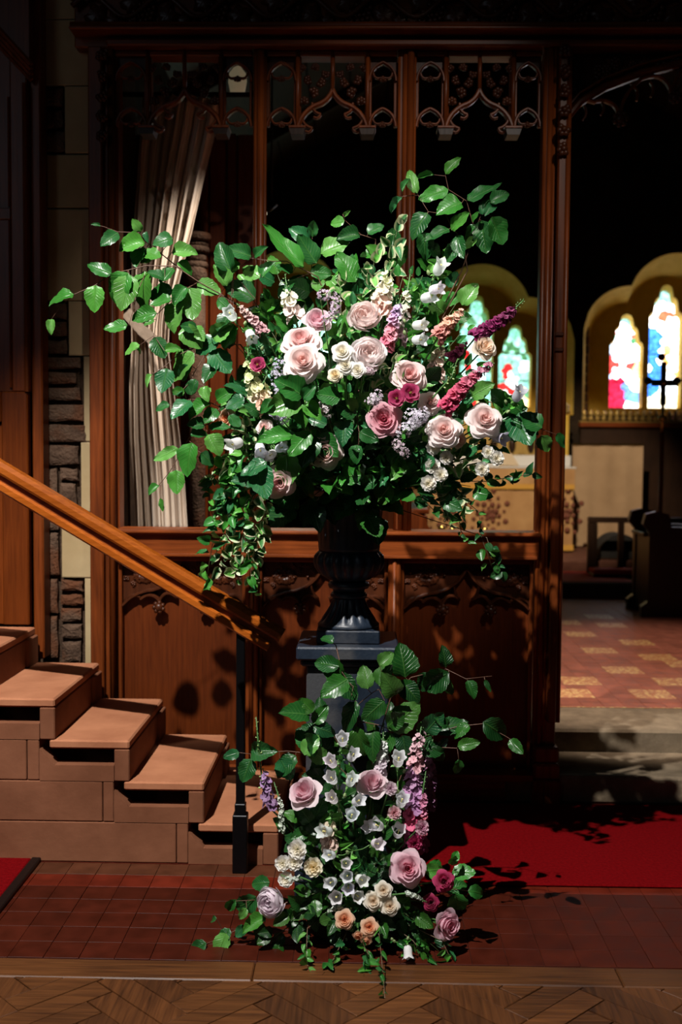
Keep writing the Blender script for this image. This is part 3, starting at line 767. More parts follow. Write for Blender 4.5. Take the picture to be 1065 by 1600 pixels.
# tracery head of one bay between xl and xr
def bay(xl, xr, y, tag_):
    u = lambda t: xl + (xr - xl) * t
    zz = lambda py: Z(py, YS, 560)
    yb = y
    h = empty('tracery_head', (u(.5), y, zz(200))); h.parent = screen; h.location = Vector((u(.5), y, zz(200))) - screen.location
    s1, s2, sc_ = u(.24), u(.775), u(.507)
    zt, zs = ZT, zz(196)
    for xm_ in (s1, s2):
        sub('drop_mullion', OAK_Z, MB().tube([(xm_, yb - .008, zs), (xm_, yb - .008, zt)], .010, 8), h, True)
        sub('drop_mullion_back', OAK_Z, MB().box(xm_ - .013, xm_ + .013, yb, yb + .05, zs, zt, .003), h)
        sub('corbel', DARKWOOD, MB().prism([(xm_ - .034, zs), (xm_ + .034, zs), (xm_ + .026, zs - .03), (xm_ - .026, zs - .03)], yb - .04, yb + .05), h)  # shade at the corbels put into their near-black wood colour
        sub('corbel_cap', OAK_Z, MB().box(xm_ - .036, xm_ + .036, yb - .045, yb + .05, zs - .004, zs + .006, .002), h)
    zo = zz(133)
    sub('centre_stub', OAK_Z, MB().tube([(sc_, yb - .006, zo), (sc_, yb - .006, zt)], .009, 8), h, True)
    for sx, xs in ((1, s1), (-1, s2)):
        mid = (xs + (sc_ - xs) * .52, zz(158))
        pts = arc((xs, zs), mid, .13 * sx, 7)[:-1] + arc(mid, (sc_, zo), -.13 * sx, 7)
        sub('ogee_arch', OAK_Z, bar(pts, .020, .035, yb), h)
        # cusps below the ogee
        for (f0, f1, zz0, zz1) in ((.13, .42, 178, 172), (.42, .66, 160, 152)):
            a0 = (xs + (sc_ - xs) * f0, zz(zz0 - 6)); a1 = (xs + (sc_ - xs) * f1, zz(zz1 + 22)) if f0 < .2 else (xs + (sc_ - xs) * f1, zz(zz1 + 20))
            sub('cusp', OAK_Z, bar(arc(a0, a1, -.22 * sx, 5), .012, .02, yb), h)
            sub('cusp', OAK_Z, bar(arc(a1, (a1[0] - sx * .03, a1[1] - .012), .3 * sx, 3), .010, .02, yb), h)
        # crockets up the ogee and the leafy spandrel fill
        for k, (f, py, s_) in enumerate(((.18, 152, .042), (.45, 138, .046), (.66, 122, .042), (.80, 108, .036), (.30, 118, .040), (.12, 100, .036), (.5, 98, .036))):
            inst('crocket', ME_CK, h, (xs + (sc_ - xs) * f, yb + .006, zz(py)), ROTY(k * 1.1 * sx), s_)
    # side lights: pointed arches at two heights, with cusps
    for (xa, xb) in ((xl + .004, s1 - .008), (s2 + .008, xr - .004)):
        xc_ = (xa + xb) / 2
        for (zsp, zap, wd_) in ((zz(192), zz(163), .014), (zz(120), zz(90), .012)):
            sub('pointed_arch', OAK_Z, bar(arc((xa, zsp), (xc_, zap), .17, 6), wd_, .03, yb), h)
            sub('pointed_arch', OAK_Z, bar(arc((xc_, zap), (xb, zsp), .17, 6), wd_, .03, yb), h)
            for sx in (-1, 1):
                q0 = (xc_ + sx * (xb - xa) * .36, zsp + (zap - zsp) * .45); q1 = (xc_ + sx * (xb - xa) * .10, zsp + (zap - zsp) * .18)
                sub('cusp', OAK_Z, bar(arc(q0, q1, .28 * sx, 4), .009, .016, yb), h)
            inst('crocket', ME_CK, h, (xc_, yb + .008, zsp + (zap - zsp) * .12), None, .03)
        for xj in (xa + .003, xb - .003):
            sub('light_jamb', OAK_Z, MB().box(xj - .006, xj + .006, yb, yb + .03, zz(190), zz(110), .002), h)
    # pierced spandrel corners close the head against the beam
    for xa, xb in ((xl, s1), (s2, xr)):
        xc_ = (xa + xb) / 2
        for sx, xe in ((1, xa), (-1, xb)):
            pts = [(xe, zz(120)), (xe, zt), (xc_, zt), (xc_, zz(90))] + [tuple(p) for p in arc((xc_, zz(90)), (xe, zz(120)), -.17 * sx, 5)[1:-1]]
            if sx < 0: pts = list(reversed(pts))
            sub('spandrel', OAK_CARVED, MB().prism(pts, yb + .012, yb + .03), h)
    sub('head_rail', OAK_X, MB().box(xl, xr, yb - .01, yb + .05, zt - .022, zt, .004), h)
YT = YS + .06
bay(PL1 - .01, M1a, YT, 0); bay(M1b, M2a, YT, 1); bay(M2b, PR0, YT, 2)

# the wide opening right of the post: half arch with pierced carving
h = empty('arch_spandrel'); h.parent = screen; h.location = Vector((PR1, YT, 2.9)) - screen.location
A = [P(px, py, YT) for px, py in ((884, 186), (905, 160), (945, 136), (1000, 115), (1065, 99), (1140, 88))]
ap = [(v.x, v.z) for v in A]
sub('arch_moulding', OAK_X, bar(ap, .030, .05, YT), h)
sub('arch_moulding', OAK_X, bar([(x - .004, z + .034) for x, z in ap], .014, .035, YT), h)
for (p0, p1, bl) in (((890, 182), (930, 160), .3), ((930, 158), (968, 185), .25), ((968, 185), (1000, 125), .12), ((1000, 124), (1050, 150), .3), ((1050, 150), (1072, 104), .12)):
    a_, b_ = P(*p0, YT), P(*p1, YT); sub('cusp', OAK_Z, bar(arc((a_.x, a_.z), (b_.x, b_.z), bl, 7), .014, .03, YT), h)
for (p0, p1) in (((912, 165), (910, 188)), ((940, 160), (938, 180)), ((985, 130), (994, 158)), ((1015, 128), (1016, 152)), ((1060, 128), (1044, 138))):
    a_, b_ = P(*p0, YT), P(*p1, YT); sub('cusp', OAK_Z, bar(arc((a_.x, a_.z), (b_.x, b_.z), .2, 4), .009, .02, YT), h)
for px, py, s_ in ((967, 188, .062), (1052, 154, .05)): v = P(px, py, YT); inst('boss', ME_BO, h, v, None, s_)
rr = random.Random(3)
for k in range(46):
    px = rr.uniform(892, 1120); top = 98; bot = 190 - (px - 884) * .62 if px < 985 else 125 - (px - 985) * .30
    py = rr.uniform(top, max(top + 6, bot - 14)); v = P(px, py, YT + .02)
    inst('carved_leaf' if k % 3 else 'crocket', ME_CL if k % 3 else ME_CK, h, v, ROTY(rr.uniform(0, 6)), rr.uniform(.036, .06))
zt_ = ZT
sub('spandrel_ground', OAK_CARVED, MB().prism([(PR1 - .005, P(886, 186, YT).z), *[(x, z + .01) for x, z in ap], (ap[-1][0], zt_), (PR1 - .005, zt_)], YT + .03, YT + .05), h)

# middle rail
part('middle_rail', OAK_X, MB().box(PL1 - .002, PR0 + .012, YS - .015, YS + .14, ZD0, ZD1 - .018, .004))
part('rail_moulding', OAK_X, MB().box(PL1 - .002, PR0 + .02, YS - .045, YS + .14, ZD1 - .020, ZD1, .007))
part('rail_moulding', OAK_X, MB().box(PL1 - .002, PR0 + .006, YS - .025, YS + .10, ZD0 - .010, ZD0 + .004, .003))
# base: sill, plinth, stiles and panels
zp = Z(1205, YS)
part('plinth', OAK_X, MB().box(PL1, PR0, YS - .012, YS + .14, 0, zp - .022, .004))
part('plinth_moulding', OAK_X, MB().prism([(PL1, 0), (PR0, 0), (PR0, .026), (PL1, .026)], YS - .035, YS + .12).xf(Matrix.Translation((0, 0, zp - .024))))
SA, SB_ = (X(383, YS), X(403, YS)), (X(608, YS), X(627, YS))
for a_, b_ in (SA, SB_):
    st_ = part('stile', OAK_Z, MB().box(a_, b_, YS + .002, YS + .12, zp, ZD0, .006))
    sub('shaft_moulding', OAK_Z, MB().tube([((a_ + b_) / 2, YS + .002, zp), ((a_ + b_) / 2, YS + .002, ZD0)], .010, 8), st_, True)
def lower_panel(xl, xr):
    part('panel', OAK_PANEL, MB().box(xl, xr, YS + .075, YS + .095, zp, ZD0))
    h = empty('panel_tracery'); h.parent = screen; h.location = Vector(((xl + xr) / 2, YS + .06, 1)) - screen.location
    u = lambda t: xl + (xr - xl) * t
    zz = lambda py: Z(py, YS, 500)
    yb = YS + .055
    sub('panel_frame', OAK_X, MB().box(xl, xr, YS + .03, YS + .09, zz(880), ZD0, .004), h)
    for xa, xb in ((xl, xl + .016), (xr - .016, xr)): sub('panel_frame', OAK_Z, MB().box(xa, xb, YS + .035, YS + .09, zp, ZD0, .004), h)
    xc_ = u(.5); z_ap, z_sp = zz(888), zz(952)
    for sx, xe in ((1, xl + .016), (-1, xr - .016)):
        mid = (xe + (xc_ - xe) * .52, zz(927))
        pts = arc((xe, z_sp), mid, .10 * sx, 6)[:-1] + arc(mid, (xc_, z_ap), -.12 * sx, 6)
        sub('ogee_arch', OAK_CARVED, bar(pts, .016, .04, yb), h)
        gp = [(xe, z_sp)] + [tuple(p) for p in pts[1:]] + [(xc_, zz(880)), (xe, zz(880))]
        if sx < 0: gp = list(reversed(gp))
        sub('spandrel_ground', OAK_CARVED, MB().prism(gp, yb + .004, yb + .02), h)
        # cusps with a hanging boss
        bx, bz = xe + (xc_ - xe) * .62, zz(945)
        sub('cusp', OAK_CARVED, bar(arc((xe + .01, zz(948)), (xe + (xc_ - xe) * .30, zz(938)), .25 * sx, 5), .018, .03, yb), h)
        sub('cusp', OAK_CARVED, bar(arc((xe + (xc_ - xe) * .30, zz(942)), (bx, bz), .28 * sx, 6), .018, .03, yb), h)
        sub('cusp', OAK_CARVED, bar(arc((bx, bz), (xe + (xc_ - xe) * .90, zz(938)), .35 * sx, 6), .016, .03, yb), h)
        sub('cusp', OAK_CARVED, bar(arc((xe + (xc_ - xe) * .90, zz(938)), (xe + (xc_ - xe) * .80, zz(915)), .1 * sx, 4), .012, .03, yb), h)
        inst('boss', ME_BO, h, (bx, yb - .012, zz(953)), ROTY(.4), .052)
        # swirling carved foliage and berries in the spandrel
        fx, fz = xe + (xc_ - xe) * .36, zz(904)
        for k in range(9):
            a = k * .7; inst('carved_leaf', ME_CL, h, (fx + .042 * math.cos(a) * (xc_ - xe) / .3 * 1.0 * (1 if abs(xc_ - xe) < .5 else 1), yb + .008, fz + .020 * math.sin(a)), ROTY(-a), .046)
        for k in range(8):
            t_ = .06 + .11 * k; zt1 = 886 + 8 * (k % 2)
            inst('crocket', ME_CK, h, (xe + (xc_ - xe) * t_, yb + .008, zz(zt1 + (24 if t_ < .18 else 0))), ROTY(k), .026)
        bm = MB()
        for k in range(10): bm.ball((xe + (xc_ - xe) * rr.uniform(.05, .8), yb - .004, zz(rr.uniform(886, 908))), .006, 6, 4)
        sub('berries', OAK_CARVED, bm, h, True)['kind'] = 'stuff'
lower_panel(PL1, SA[0]); lower_panel(SA[1], SB_[0]); lower_panel(SB_[1], PR0)

# ================================================================== panelled casing at the top of the stairs
YC = 4.56
cas = empty('pulpit_casing', (-1.7, YC, RISE * 5), 'tall red-brown oak panelled casing above the stone stairs', 'panelling')
zb, zt = RISE * 5, 3.9
cp = lambda n_, mt, m, par=None: m.build(n_, mt, par or cas)
cp('corner_post', OAK_Z, MB().box(X(47, YC), X(70, 4.62), YC + .035, 4.69, zb - .15, zt, .006))
cp('corner_moulding', OAK_Z, MB().tube([(X(43, YC), YC + .0, Z(130, YC, 20)), (X(43, YC), YC + .0, Z(612, YC, 20))], .010, 8))
cp('stile', OAK_LIGHT, MB().box(X(3, YC), X(44, YC), YC, YC + .05, zb, Z(612, YC, 20), .005))
cp('stile', OAK_LIGHT, MB().box(X(20, YC), X(46, YC), YC + .004, YC + .05, Z(612, YC, 20), zt, .005))
cp('rail', OAK_LIGHT, MB().box(-2.3, X(3, YC) - .001, YC, YC + .05, Z(660, YC, 20), Z(612, YC, 20), .005))
cp('panel', OAK_LIGHT, MB().box(-2.3, X(4, YC), YC + .02, YC + .04, zb, Z(662, YC, 20), .004))
cp('panel', OAK_LIGHT, MB().box(-2.3, X(19.5, YC), YC + .02, YC + .045, Z(612, YC, 20), zt, .003))
cp('panel_bead', OAK_LIGHT, MB().tube([(X(17, YC), YC + .014, Z(605, YC, 20)), (X(17, YC), YC + .014, Z(342, YC, 20))], .006, 6))
cp('panel_bead', OAK_LIGHT, MB().tube([(X(17, YC), YC + .014, Z(322, YC, 20)), (X(17, YC), YC + .014, Z(150, YC, 20))], .006, 6))
cp('locking_rail', OAK_LIGHT, MB().box(-2.3, X(19, YC), YC + .008, YC + .045, Z(342, YC, 20), Z(324, YC, 20), .003))
for k in range(4):
    a_, b_ = P(-60, 0 + 9 * k - 18, YC - .03 + .012 * k), P(49, 113 + 8 * k - 12, YC - .03 + .012 * k)
    cp('gable_moulding', OAK_Z, MB().tube([a_, b_], .011, 6))
a_, b_ = P(-60, -10, YC), P(49, 105, YC)
cp('gable_board', OAK_Z, MB().prism([(a_.x, a_.z), (b_.x, b_.z), (b_.x, zt), (a_.x, zt)], YC - .03, YC + .04))

# ================================================================== handrail and its iron post
hr = empty('stair_handrail', (X(377, 3.80), 3.80, 0), 'polished oak handrail on a black iron post beside the stairs', 'handrail')
yh = 3.80
a_, b_ = P(436, 1000, yh), P(-30, 721, yh)
a_.y = b_.y = yh
dr = (b_ - a_).normalized(); a0 = a_ - dr * .0; b0 = b_ + dr * .5
up = Vector((-dr.z, 0, dr.x)); up = up if up.z > 0 else -up
def railbar(name, prof, mat, e0=0.0):
    s_ = [(a_ + dr * e0), b0]
    vs = []
    for q in s_:
        for u_, v_ in prof: vs.append(q + Vector((0, u_, 0)) + up * v_)
    n = len(prof); fs = [(k, (k + 1) % n, n + (k + 1) % n, n + k) for k in range(n)] + [tuple(reversed(range(n))), tuple(range(n, 2 * n))]
    return MB().add(vs, fs).build(name, mat, hr)
cap_prof = [(-.032, .0), (-.037, .008), (-.036, .026), (-.024, .040), (0, .045), (.024, .040), (.036, .026), (.037, .008), (.032, .0)]
railbar('cap_rail', cap_prof, RAILWOOD)
railbar('groove_fillet', [(-.016, -.022), (-.016, .001), (.016, .001), (.016, -.022)], OAK_X, .015)
railbar('lower_rail', [(-.028, -.052), (-.034, -.046), (-.034, -.028), (-.026, -.020), (.026, -.020), (.034, -.028), (.034, -.046), (.028, -.052)], RAILWOOD, .018)
xp = X(377, yh)
MB().box(xp - .0155, xp + .0155, yh - .0155, yh + .0155, 0, P(377, 962, yh).z, .003).build('post', IRON, hr)
MB().box(xp - .026, xp + .026, yh - .026, yh + .026, 0, Z(1271, yh, 377), .003).build('post_sleeve', IRON, hr)
MB().box(xp - .019, xp + .019, yh - .019, yh + .019, Z(1271, yh, 377), Z(1254, yh, 377), .003).build('post_collar', IRON, hr)
MB().box(xp - .045, xp + .045, yh - .012, yh + .012, P(377, 962, yh).z - .004, P(377, 962, yh).z + .004, .002).xf(Matrix.Identity(4)).build('rail_bracket', IRON, hr)

# ================================================================== curtain behind the left bay
def curtain():
    yc = 5.2
    rowsL = [(150, 222), (250, 214), (360, 209), (450, 207), (500, 207), (545, 208), (600, 205), (680, 205), (760, 209), (832, 212)]
    rowsR = [(150, 346), (200, 336), (280, 316), (370, 296), (450, 276), (500, 264), (545, 262), (600, 270), (680, 280), (760, 288), (832, 292)]
    def ip(tb, y):
        for (a, va), (b, vb) in zip(tb[:-1], tb[1:]):
            if y <= b: t = max(0, (y - a) / (b - a)); return va + (vb - va) * t
        return tb[-1][1]
    m = MB(); nu, nv = 120, 44; m.uv = []
    for j in range(nv + 1):
        py = 150 + (835 - 150) * j / nv
        l, r_ = X(ip(rowsL, py), yc), X(ip(rowsR, py), yc); z = Z(py, yc, 260)
        tight = 1.0 if py < 420 else (1.0 - .55 * math.exp(-((py - 520) / 70.0) ** 2))
        for i in range(nu + 1):
            u = i / nu; uu = u + .012 * math.sin(9 * u + py / 120)
            ph = uu * 2 * math.pi * 7.5 + .7 * math.sin(uu * 13)
            d = .026 * math.sin(ph) * tight + .010 * math.sin(ph * 2.3 + 1) + .015 * math.sin(uu * 9)
            m.v.append(Vector((l + (r_ - l) * (u + .010 * math.sin(2 * ph) * tight), yc + d, z))); m.uv.append((u, 1 - j / nv))
    W_ = nu + 1
    m.f = [(j * W_ + i, (j + 1) * W_ + i, (j + 1) * W_ + i + 1, j * W_ + i + 1) for j in range(nv) for i in range(nu)]
    t = empty('curtain', (X(250, yc), yc, Z(835, yc)), 'cream striped curtain tied back behind the left bay of the screen', 'curtain')
    o = m.build('drape', CURTAIN, t, True)
    md = o.modifiers.new('thick', 'SOLIDIFY'); md.thickness = .003
    tb = MB(); tb.uv = None
    pts = [P(px, py, yc - .05 - .01 * math.sin(k)) for k, (px, py) in enumerate(((197, 488), (208, 500), (222, 516), (240, 532), (258, 543), (266, 545)))]
    tb.sweep(pts, [(-.024, -.006), (-.026, .006), (.026, .006), (.024, -.006)], (0, -1, 0))
    m2 = tb.build('tieback', stone('tieback_cloth', (.58, .45, .34), (.72, .58, .46), sc=30), t)
    MB().tube([(X(190, yc), yc + .02, Z(146, yc)), (X(400, yc), yc + .02, Z(146, yc))], .012, 8).build('curtain_pole', IRON, t)
curtain()

# ================================================================== urn on its pedestal
PX, PY_ = X(546, 3.74), 3.74
pz = Z(988, 3.74, 546)
ped = empty('pedestal', (PX, PY_, 0), 'square dark blue-grey marbled pedestal under the flower urn', 'pedestal')
def sq(name, hw, z0, z1, b=.005, par=ped): return MB().box(PX - hw, PX + hw, PY_ - hw, PY_ + hw, z0, z1, b).build(name, URNSTONE, par)
ztop = P(540, 1012, PY_ - .17).z
sq('cap_slab', .171, ztop - .045, ztop, .006); sq('cap_moulding', .158, ztop - .068, ztop - .045, .008); sq('shaft', .138, .14, ztop - .068, .005)
sq('base_moulding', .158, .11, .14, .01); sq('base_plinth', .172, 0, .11, .006)
urn = empty('flower_urn', (PX, PY_, ztop), 'dark lead-grey fluted urn holding the large flower arrangement', 'urn')
sq('foot_plinth', .107, ztop, ztop + .045, .004, urn)
zu = ztop + .045
def ur(name, prof, lobes=0, amp=0.0, n=48, z0=0, z1=9):
    fn = (lambda r, z, a: r * (1 + amp * (abs(math.sin(a * lobes / 2)) - .5) * max(0, min(1, (z - z0) / .02, (z1 - z) / .02)))) if lobes else None
    return MB().lathe(prof, (PX, PY_, zu), n, fn).build(name, URNSTONE, urn, True)
ur('foot', [(.104, 0), (.106, .008), (.100, .016), (.096, .02), (.090, .028), (.074, .048), (.062, .07), (.056, .095), (.055, .10)], 16, .16, 96, .018, .098)
ur('neck_ring', [(.055, .10), (.062, .103), (.064, .110), (.060, .117), (.054, .119)])
ur('neck_ring', [(.054, .119), (.056, .130), (.068, .134), (.072, .144), (.068, .154), (.056, .158), (.054, .160)])
ur('bowl', [(.054, .158), (.075, .166), (.098, .182), (.113, .205), (.118, .225), (.116, .245), (.108, .258), (.104, .262)], 18, .12, 108, .165, .262)
ur('body', [(.104, .260), (.106, .275), (.106, .32), (.109, .37), (.116, .42), (.130, .45), (.150, .465), (.158, .468), (.158, .48), (.140, .48), (.10, .46)], 24, .05, 96, .275, .43)
UM = Vector((PX, PY_, zu + .46))      # mouth of the urn
fm = MB().ball((PX, PY_, zu + .50), .125, 14, 8, (1, 1, .7)).build('moss_ball', stone('moss', (.006, .012, .004), (.02, .035, .01), sc=40, bump=1), urn, True)

# ================================================================== flowers: shared pieces
def grid_mesh(name, fn, nu, nv, mat, uv=False):
    """fn(u in -1..1, v in 0..1) -> point"""
    m = MB()
    if uv: m.uv = []
    for j in range(nv + 1):
        for i in range(nu + 1):
            u, v = -1 + 2 * i / nu, j / nv
            m.v.append(Vector(fn(u, v)))
            if uv: m.uv.append((v, u))
    W_ = nu + 1
    m.f = [(j * W_ + i, j * W_ + i + 1, (j + 1) * W_ + i + 1, (j + 1) * W_ + i) for j in range(nv) for i in range(nu)]
    return m.mesh(name, mat, smooth=True)
def petal_mesh(rad, zt, hw, curl, ruffle=0.0, seed=0, notch=.0, nu=8, nv=7, power=.62, roll=0.0, point=0.0):
    rs = random.Random(seed); p1, p2 = rs.uniform(0, 6), rs.uniform(0, 6)
    def fn(u, v):
        e = 1 - .20 * abs(u) ** 3 - notch * math.exp(-(u / .25) ** 2) + point * max(0, 1 - abs(u) * 2)
        t = v * e
        wdt = hw * (t ** .45 if t > 0 else 0)
        az = u * wdt
        r = rad * (t ** power) * (1 + .10 * u) + curl * t ** 6 * (1 - .3 * abs(u))
        z = zt * (t ** 1.25) - roll * curl * t ** 9
        r += ruffle * math.sin(5 * u + p1) * t ** 3; z += ruffle * .9 * math.sin(6 * u + p2) * t ** 3
        return (r * math.cos(az), r * math.sin(az), z)
    return grid_mesh('petal', fn, nu, nv, PETAL)
def layers(spec, seed=0):
    """spec: (count, radius, top z, half width rad, curl, ruffle, roll)"""
    out = []
    for k, (cnt, rad, zt, hw, curl, ruf, roll) in enumerate(spec):
        out.append((cnt, [petal_mesh(rad, zt, hw, curl, ruf, seed * 31 + k * 7 + q, roll=roll, point=.03 if k > 3 else 0) for q in (0, 1)]))
    return out
ROSE = layers([(3, .12, .84, 1.5, .0, .0, 0), (3, .21, .90, 1.45, .015, .0, 0), (4, .31, .90, 1.3, .03, .0, .3), (4, .43, .86, 1.15, .07, .008, .6), (5, .57, .78, 1.05, .12, .012, .9), (5, .72, .62, .95, .18, .015, 1.0), (5, .84, .38, .90, .18, .025, .8)], 1)
ROSE_OPEN = layers([(3, .12, .66, 1.5, .0, .0, 0), (4, .24, .70, 1.35, .03, .0, .2), (5, .38, .68, 1.15, .06, .01, .5), (5, .54, .62, 1.05, .10, .015, .7), (5, .72, .48, 1.0, .16, .02, .8), (5, .88, .26, .9, .16, .03, .6)], 2)
ROSE_CUP = layers([(3, .16, 1.05, 1.5, .0, .0, 0), (4, .29, 1.12, 1.3, .03, .0, 0), (4, .44, 1.12, 1.15, .06, .01, .3), (5, .60, 1.04, 1.05, .12, .015, .8), (5, .72, .84, 1.0, .20, .02, 1.2)], 3)
PEONY = layers([(4, .24, .86, 1.1, -.06, .05, 0), (5, .42, .96, 1.0, -.14, .05, 0), (5, .60, 1.0, 1.0, -.22, .035, 0), (6, .76, .96, .95, -.26, .03, 0), (6, .92, .82, .95, -.24, .025, 0), (5, 1.0, .50, .95, -.10, .03, 0)], 4)
LISI = layers([(3, .30, .62, 1.3, .02, .02, 0), (5, .62, .55, 1.05, .15, .03, .6), (5, .85, .38, .95, .12, .04, .6)], 5)
CARN = layers([(4, .2, .55, 1.1, .0, .06, 0), (6, .4, .58, .9, .02, .07, 0), (7, .62, .5, .8, .05, .08, 0), (8, .85, .32, .7, .06, .07, 0)], 6)
STAMEN = None
def stamen_mesh():
    m = MB()
    for k in range(9):
        a = k * 2.4; r = .05 + .012 * k; m.tube([(0, 0, .1), (r * math.cos(a), r * math.sin(a), .36)], .012, 4); m.ball((r * math.cos(a), r * math.sin(a), .38), .03, 5, 3)
    return m.mesh('stamens', FLORET, smooth=True)
STAMEN = stamen_mesh()
def sepal_mesh():
    m = MB()
    for k in range(5):
        a = k * 2 * math.pi / 5; c, s_ = math.cos(a), math.sin(a); t = Vector((-s_, c, 0))
        p = [Vector((.06 * c, .06 * s_, -.02)), Vector((.20 * c, .20 * s_, -.02)), Vector((.36 * c, .36 * s_, .02)), Vector((.50 * c, .50 * s_, -.08))]
        w_ = [.04, .09, .07, .0]
        vs = []
        for q, ww in zip(p, w_): vs += [q - t * ww, q + t * ww]
        m.add(vs, [(0, 1, 3, 2), (2, 3, 5, 4), (4, 5, 7, 6)])
    m.lathe([(.0, -.16), (.07, -.14), (.10, -.06), (.08, .01)], n=8)
    return m.mesh('calyx', GREEN, smooth=True)
SEPAL = sepal_mesh()
def bell_mesh(flare=.35, n=20):
    prof = [(.02, .0), (.18, .03), (.29, .14), (.34, .34), (.345, .58), (.35, .78), (.40, .93), (.47, 1.0)]
    m = MB()
    vs = []
    for j, (r, z) in enumerate(prof):
        for k in range(n):
            a = 2 * math.pi * k / n; lobe = math.cos(5 * a / 1.0)
            q = max(0, (z - .7) / .3)
            rr_ = r + q * flare * .18 * lobe; zz_ = z + q * .09 * lobe
            vs.append((rr_ * math.cos(a), rr_ * math.sin(a), zz_))
    fs = [(i * n + k, i * n + (k + 1) % n, (i + 1) * n + (k + 1) % n, (i + 1) * n + k) for i in range(len(prof) - 1) for k in range(n)]
    fs.append(tuple(reversed(range(n))))
    return m.add(vs, fs).mesh('bell', PETAL, smooth=True)
BELL = bell_mesh()
CLAPPER = MB().tube([(0, 0, .1), (0, 0, .72)], .035, 5).ball((0, 0, .75), .07, 6, 4).mesh('stigma', FLORET, smooth=True)
def floret_mesh(npet, cup, w_=.42, seed=0):
    rs = random.Random(seed); m = MB()
    for k in range(npet):
        a = 2 * math.pi * k / npet + rs.uniform(-.15, .15); c, s_ = math.cos(a), math.sin(a); t = Vector((-s_, c, 0))
        L = rs.uniform(.85, 1.05)
        q = [(.08, 0, .06), (.45 * L, .12 + cup * .25, w_), (.85 * L, .22 + cup * .5, w_ * .9), (L, .14 + cup * .55, w_ * .35)]
        vs = []
        for r, z, ww in q: vs += [Vector((r * c, r * s_, z)) - t * ww, Vector((r * c, r * s_, z - .06)), Vector((r * c, r * s_, z)) + t * ww]
        m.add(vs, [(3 * i, 3 * i + 1, 3 * i + 4, 3 * i + 3) for i in range(3)] + [(3 * i + 1, 3 * i + 2, 3 * i + 5, 3 * i + 4) for i in range(3)])
    m.ball((0, 0, .1), .16, 5, 3)
    return m.mesh('floret', FLORET, smooth=True)
FL5 = [floret_mesh(5, .2, seed=1), floret_mesh(5, .5, seed=2)]
FLSNAP = [floret_mesh(4, 1.0, .5, 3), floret_mesh(5, .9, .45, 4)]
BUD = MB().lathe([(.0, 0), (.22, .12), (.30, .4), (.22, .75), (.0, 1.0)], n=7).mesh('bud', FLORET, smooth=True)
def leaf_mesh(wf=.36, teeth=.012, curl=.12, fold=.10, seed=0, twist=.2, nv=10, cup=0.0, nu=4):
    rs = random.Random(seed); ph = rs.uniform(0, 6)
    def fn(u, v):
        w_ = wf * (math.sin(math.pi * min(1, v ** .78)) ** .66 if 0 < v < 1 else 0) * (1 - .12 * v)
        tooth = teeth * ((int(round(v * nv)) % 2) * 2 - 1) if abs(u) > .9 and .05 < v < .95 else 0
        y = u * (w_ + tooth); z = fold * abs(u) * w_ / wf + .045 * math.sin(11 * v + 3 * u + ph) * abs(u) - curl * v * v + twist * u * w_ * v + cup * (u * u) * w_
        return (v, y, z + curl * .3 * v)
    return grid_mesh('leaf', fn, nu, nv, LEAF, True)
LEAFS = [leaf_mesh(.36, .014, .16, .12, 1, .25), leaf_mesh(.36, .016, .05, .06, 2, -.35), leaf_mesh(.36, .012, .32, .18, 3, .1), leaf_mesh(.36, .014, -.14, .1, 4, .4), leaf_mesh(.36, .014, .22, .3, 7, -.2), leaf_mesh(.36, .014, .45, .1, 8, .5)]
SLEAFS = [leaf_mesh(.36, 0, .25, .18, 5, .3, 6), leaf_mesh(.36, 0, -.15, .25, 6, -.5, 6), leaf_mesh(.36, 0, .5, .35, 9, .6, 6)]
def var_mesh(me):
    c = me.copy(); c.materials.clear(); c.materials.append(LEAF_VAR); return c
VLEAFS = [var_mesh(m_) for m_ in SLEAFS]

def frame(zdir, roll=0.0):
    z = Vector(zdir).normalized(); q = z.to_track_quat('Z', 'Y').to_matrix()
    return q @ Matrix.Rotation(roll, 3, 'Z')
def leafframe(xdir, nrm):
    x = Vector(xdir).normalized(); n = Vector(nrm); z = (n - x * n.dot(x)).normalized(); y = z.cross(x)
    return Matrix((x, y, z)).transposed()
frnd = random.Random(11)
GREENS = [(.022, .145, .022), (.034, .19, .022), (.016, .11, .022), (.06, .24, .028), (.018, .13, .04), (.012, .085, .018), (.10, .29, .05)]
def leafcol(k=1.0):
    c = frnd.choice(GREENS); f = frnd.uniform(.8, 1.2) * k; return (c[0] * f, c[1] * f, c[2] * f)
LEAF_GROW = 1.08
def add_leaf(parent, base, tip, wf, meshes=LEAFS, col=None, nrm=None):
    """a leaf from base to tip; width factor wf relative to length"""
    d = (tip - base) * LEAF_GROW; L = d.length
    d = d + Vector((0, frnd.uniform(-.25, .25) * L, 0))
    n = nrm or Vector((frnd.uniform(-.5, .4), -1.0, frnd.uniform(.0, .9)))
    return inst('leaf', frnd.choice(meshes), parent, base, leafframe(d, n), (L, L * wf / .36, L), col or leafcol())

